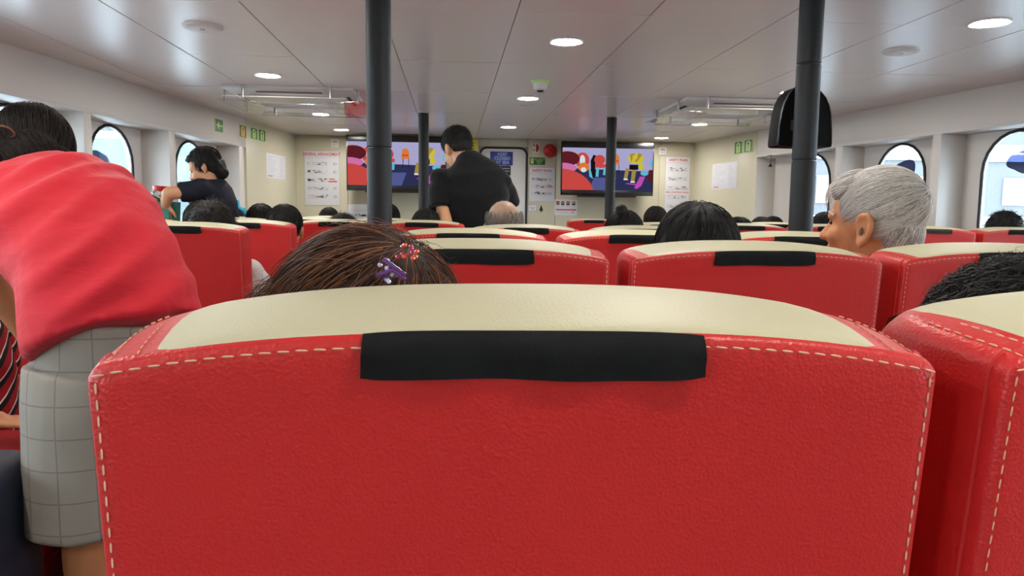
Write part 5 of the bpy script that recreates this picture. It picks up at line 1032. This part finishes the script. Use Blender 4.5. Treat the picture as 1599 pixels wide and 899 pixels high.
# red ribbed suitcase
o = empty('suitcase', (-1.17, 1.72, 0)); mb = MB(); n = 15; zz = np.linspace(0.06, 0.60, n * 4 + 1); rings = []
for k, z in enumerate(zz):
    q = (k % 4); d = 0.0 if q in (1, 2) else -0.007 if q == 0 else -0.001; a = 0.185; e = min(1, min(z - 0.055, 0.606 - z) / 0.03); e = math.sqrt(max(0.02, e)); a2 = a * (0.9 + 0.1 * e) + d; b2 = 0.115 * (0.85 + 0.15 * e) + d
    rings.append([(sx * a2 - (sx * 0.02 if c else 0), 0.12 + sy * b2 - (0 if c else sy * 0.02), z) for sx, sy, c in ((-1, -1, 0), (-1, -1, 1), (1, -1, 1), (1, -1, 0), (1, 1, 0), (1, 1, 1), (-1, 1, 1), (-1, 1, 0))])
mb.loft(rings); mb.build('ribbed_shell', M['suitred'], o, smooth=True, sharp=25)
MB().box(-0.02, 0.02, -0.004, 0.245, 0.055, 0.605).build('zip_band', M['blackmat'], o)
MB().tube([(-0.06, 0.12, 0.60), (-0.06, 0.12, 0.63), (0.06, 0.12, 0.63), (0.06, 0.12, 0.60)], 0.009).build('carry_handle', M['blackmat'], o, smooth=True)
for sx in (-0.14, 0.14):
    for sy in (0.05, 0.19): MB().tube([(sx - 0.012, sy, 0.03), (sx + 0.012, sy, 0.03)], 0.03, 14).build('wheel', M['blackmat'], o, smooth=True)
tag(o, 'red hard suitcase with ribbed shell behind the checked shorts', 'suitcase')

# ------------------------------------------------------------------ outside the windows
tag(MB().box(-30, 40, -30, 60, -1.3, -1.2).build('quay', mat('pale_concrete', srgb(200, 204, 206), 0.8)), 'pale concrete quay outside the windows', 'ground', kind='structure')
o = empty('quay_railing', (5.3, 8.2, -1.2)); wm = mat('white_railing', srgb(235, 238, 240), 0.5)
for z in (2.35, 1.75): MB().tube([(0, -4.0, z), (0, 7.0, z)], 0.03).build('rail', wm, o, smooth=True)
for k in range(45): MB().tube([(0, -4.0 + 0.25 * k, 0), (0, -4.0 + 0.25 * k, 2.35)], 0.02, 6).build('baluster', wm, o, smooth=True)
tag(o, 'white railing outside the far right window', 'railing')
o = empty('quay_shed', (6.2, 13.0, -1.2)); MB().box(0, 5, 0, 6, 0, 5.6).build('shed_wall', mat('dark_cladding', (0.045, 0.048, 0.054), 0.7), o)
for k in range(5): MB().box(0.4 + 0.9 * k, 0.9 + 0.9 * k, -0.03, 0.0, 2.6, 3.1).build('shed_window', mat('pale_window', (0.3, 0.32, 0.34), 0.4), o)
MB().box(-0.2, 5.2, -0.2, 6.2, 5.6, 5.8).build('shed_roof', wm, o); MB().box(0, 5, -0.05, 0.0, 3.4, 3.7).build('shed_fascia', wm, o); tag(o, 'dark quayside shed beyond the white railing', 'building')
o = empty('terminal_building', (15.0, 15.0, -1.2)); MB().box(0, 8, 0, 14, 0, 7).build('building_wall', mat('pale_blue_render', (0.13, 0.15, 0.17), 0.7), o)
for r_ in range(3):
    for k in range(8): MB().box(-0.04, 0.0, 0.5 + 1.7 * k, 1.6 + 1.7 * k, 1.2 + 1.9 * r_, 2.2 + 1.9 * r_).build('building_window', mat('blue_pane', (0.035, 0.05, 0.07), 0.2), o)
tag(o, 'pale blue terminal building outside the right windows', 'building')
o = empty('harbour_building', (-14.0, 24.0, -1.2)); MB().box(0, 8, 0, 6, 0, 4.5).build('building_wall', mat('pale_teal_render', (0.10, 0.15, 0.16), 0.7), o)
for k in range(6): MB().box(0.6 + 1.2 * k, 1.3 + 1.2 * k, -0.04, 0.0, 2.2, 3.2).build('building_window', mat('teal_pane', (0.04, 0.07, 0.08), 0.2), o)
tag(o, 'pale teal building outside the left windows', 'building')
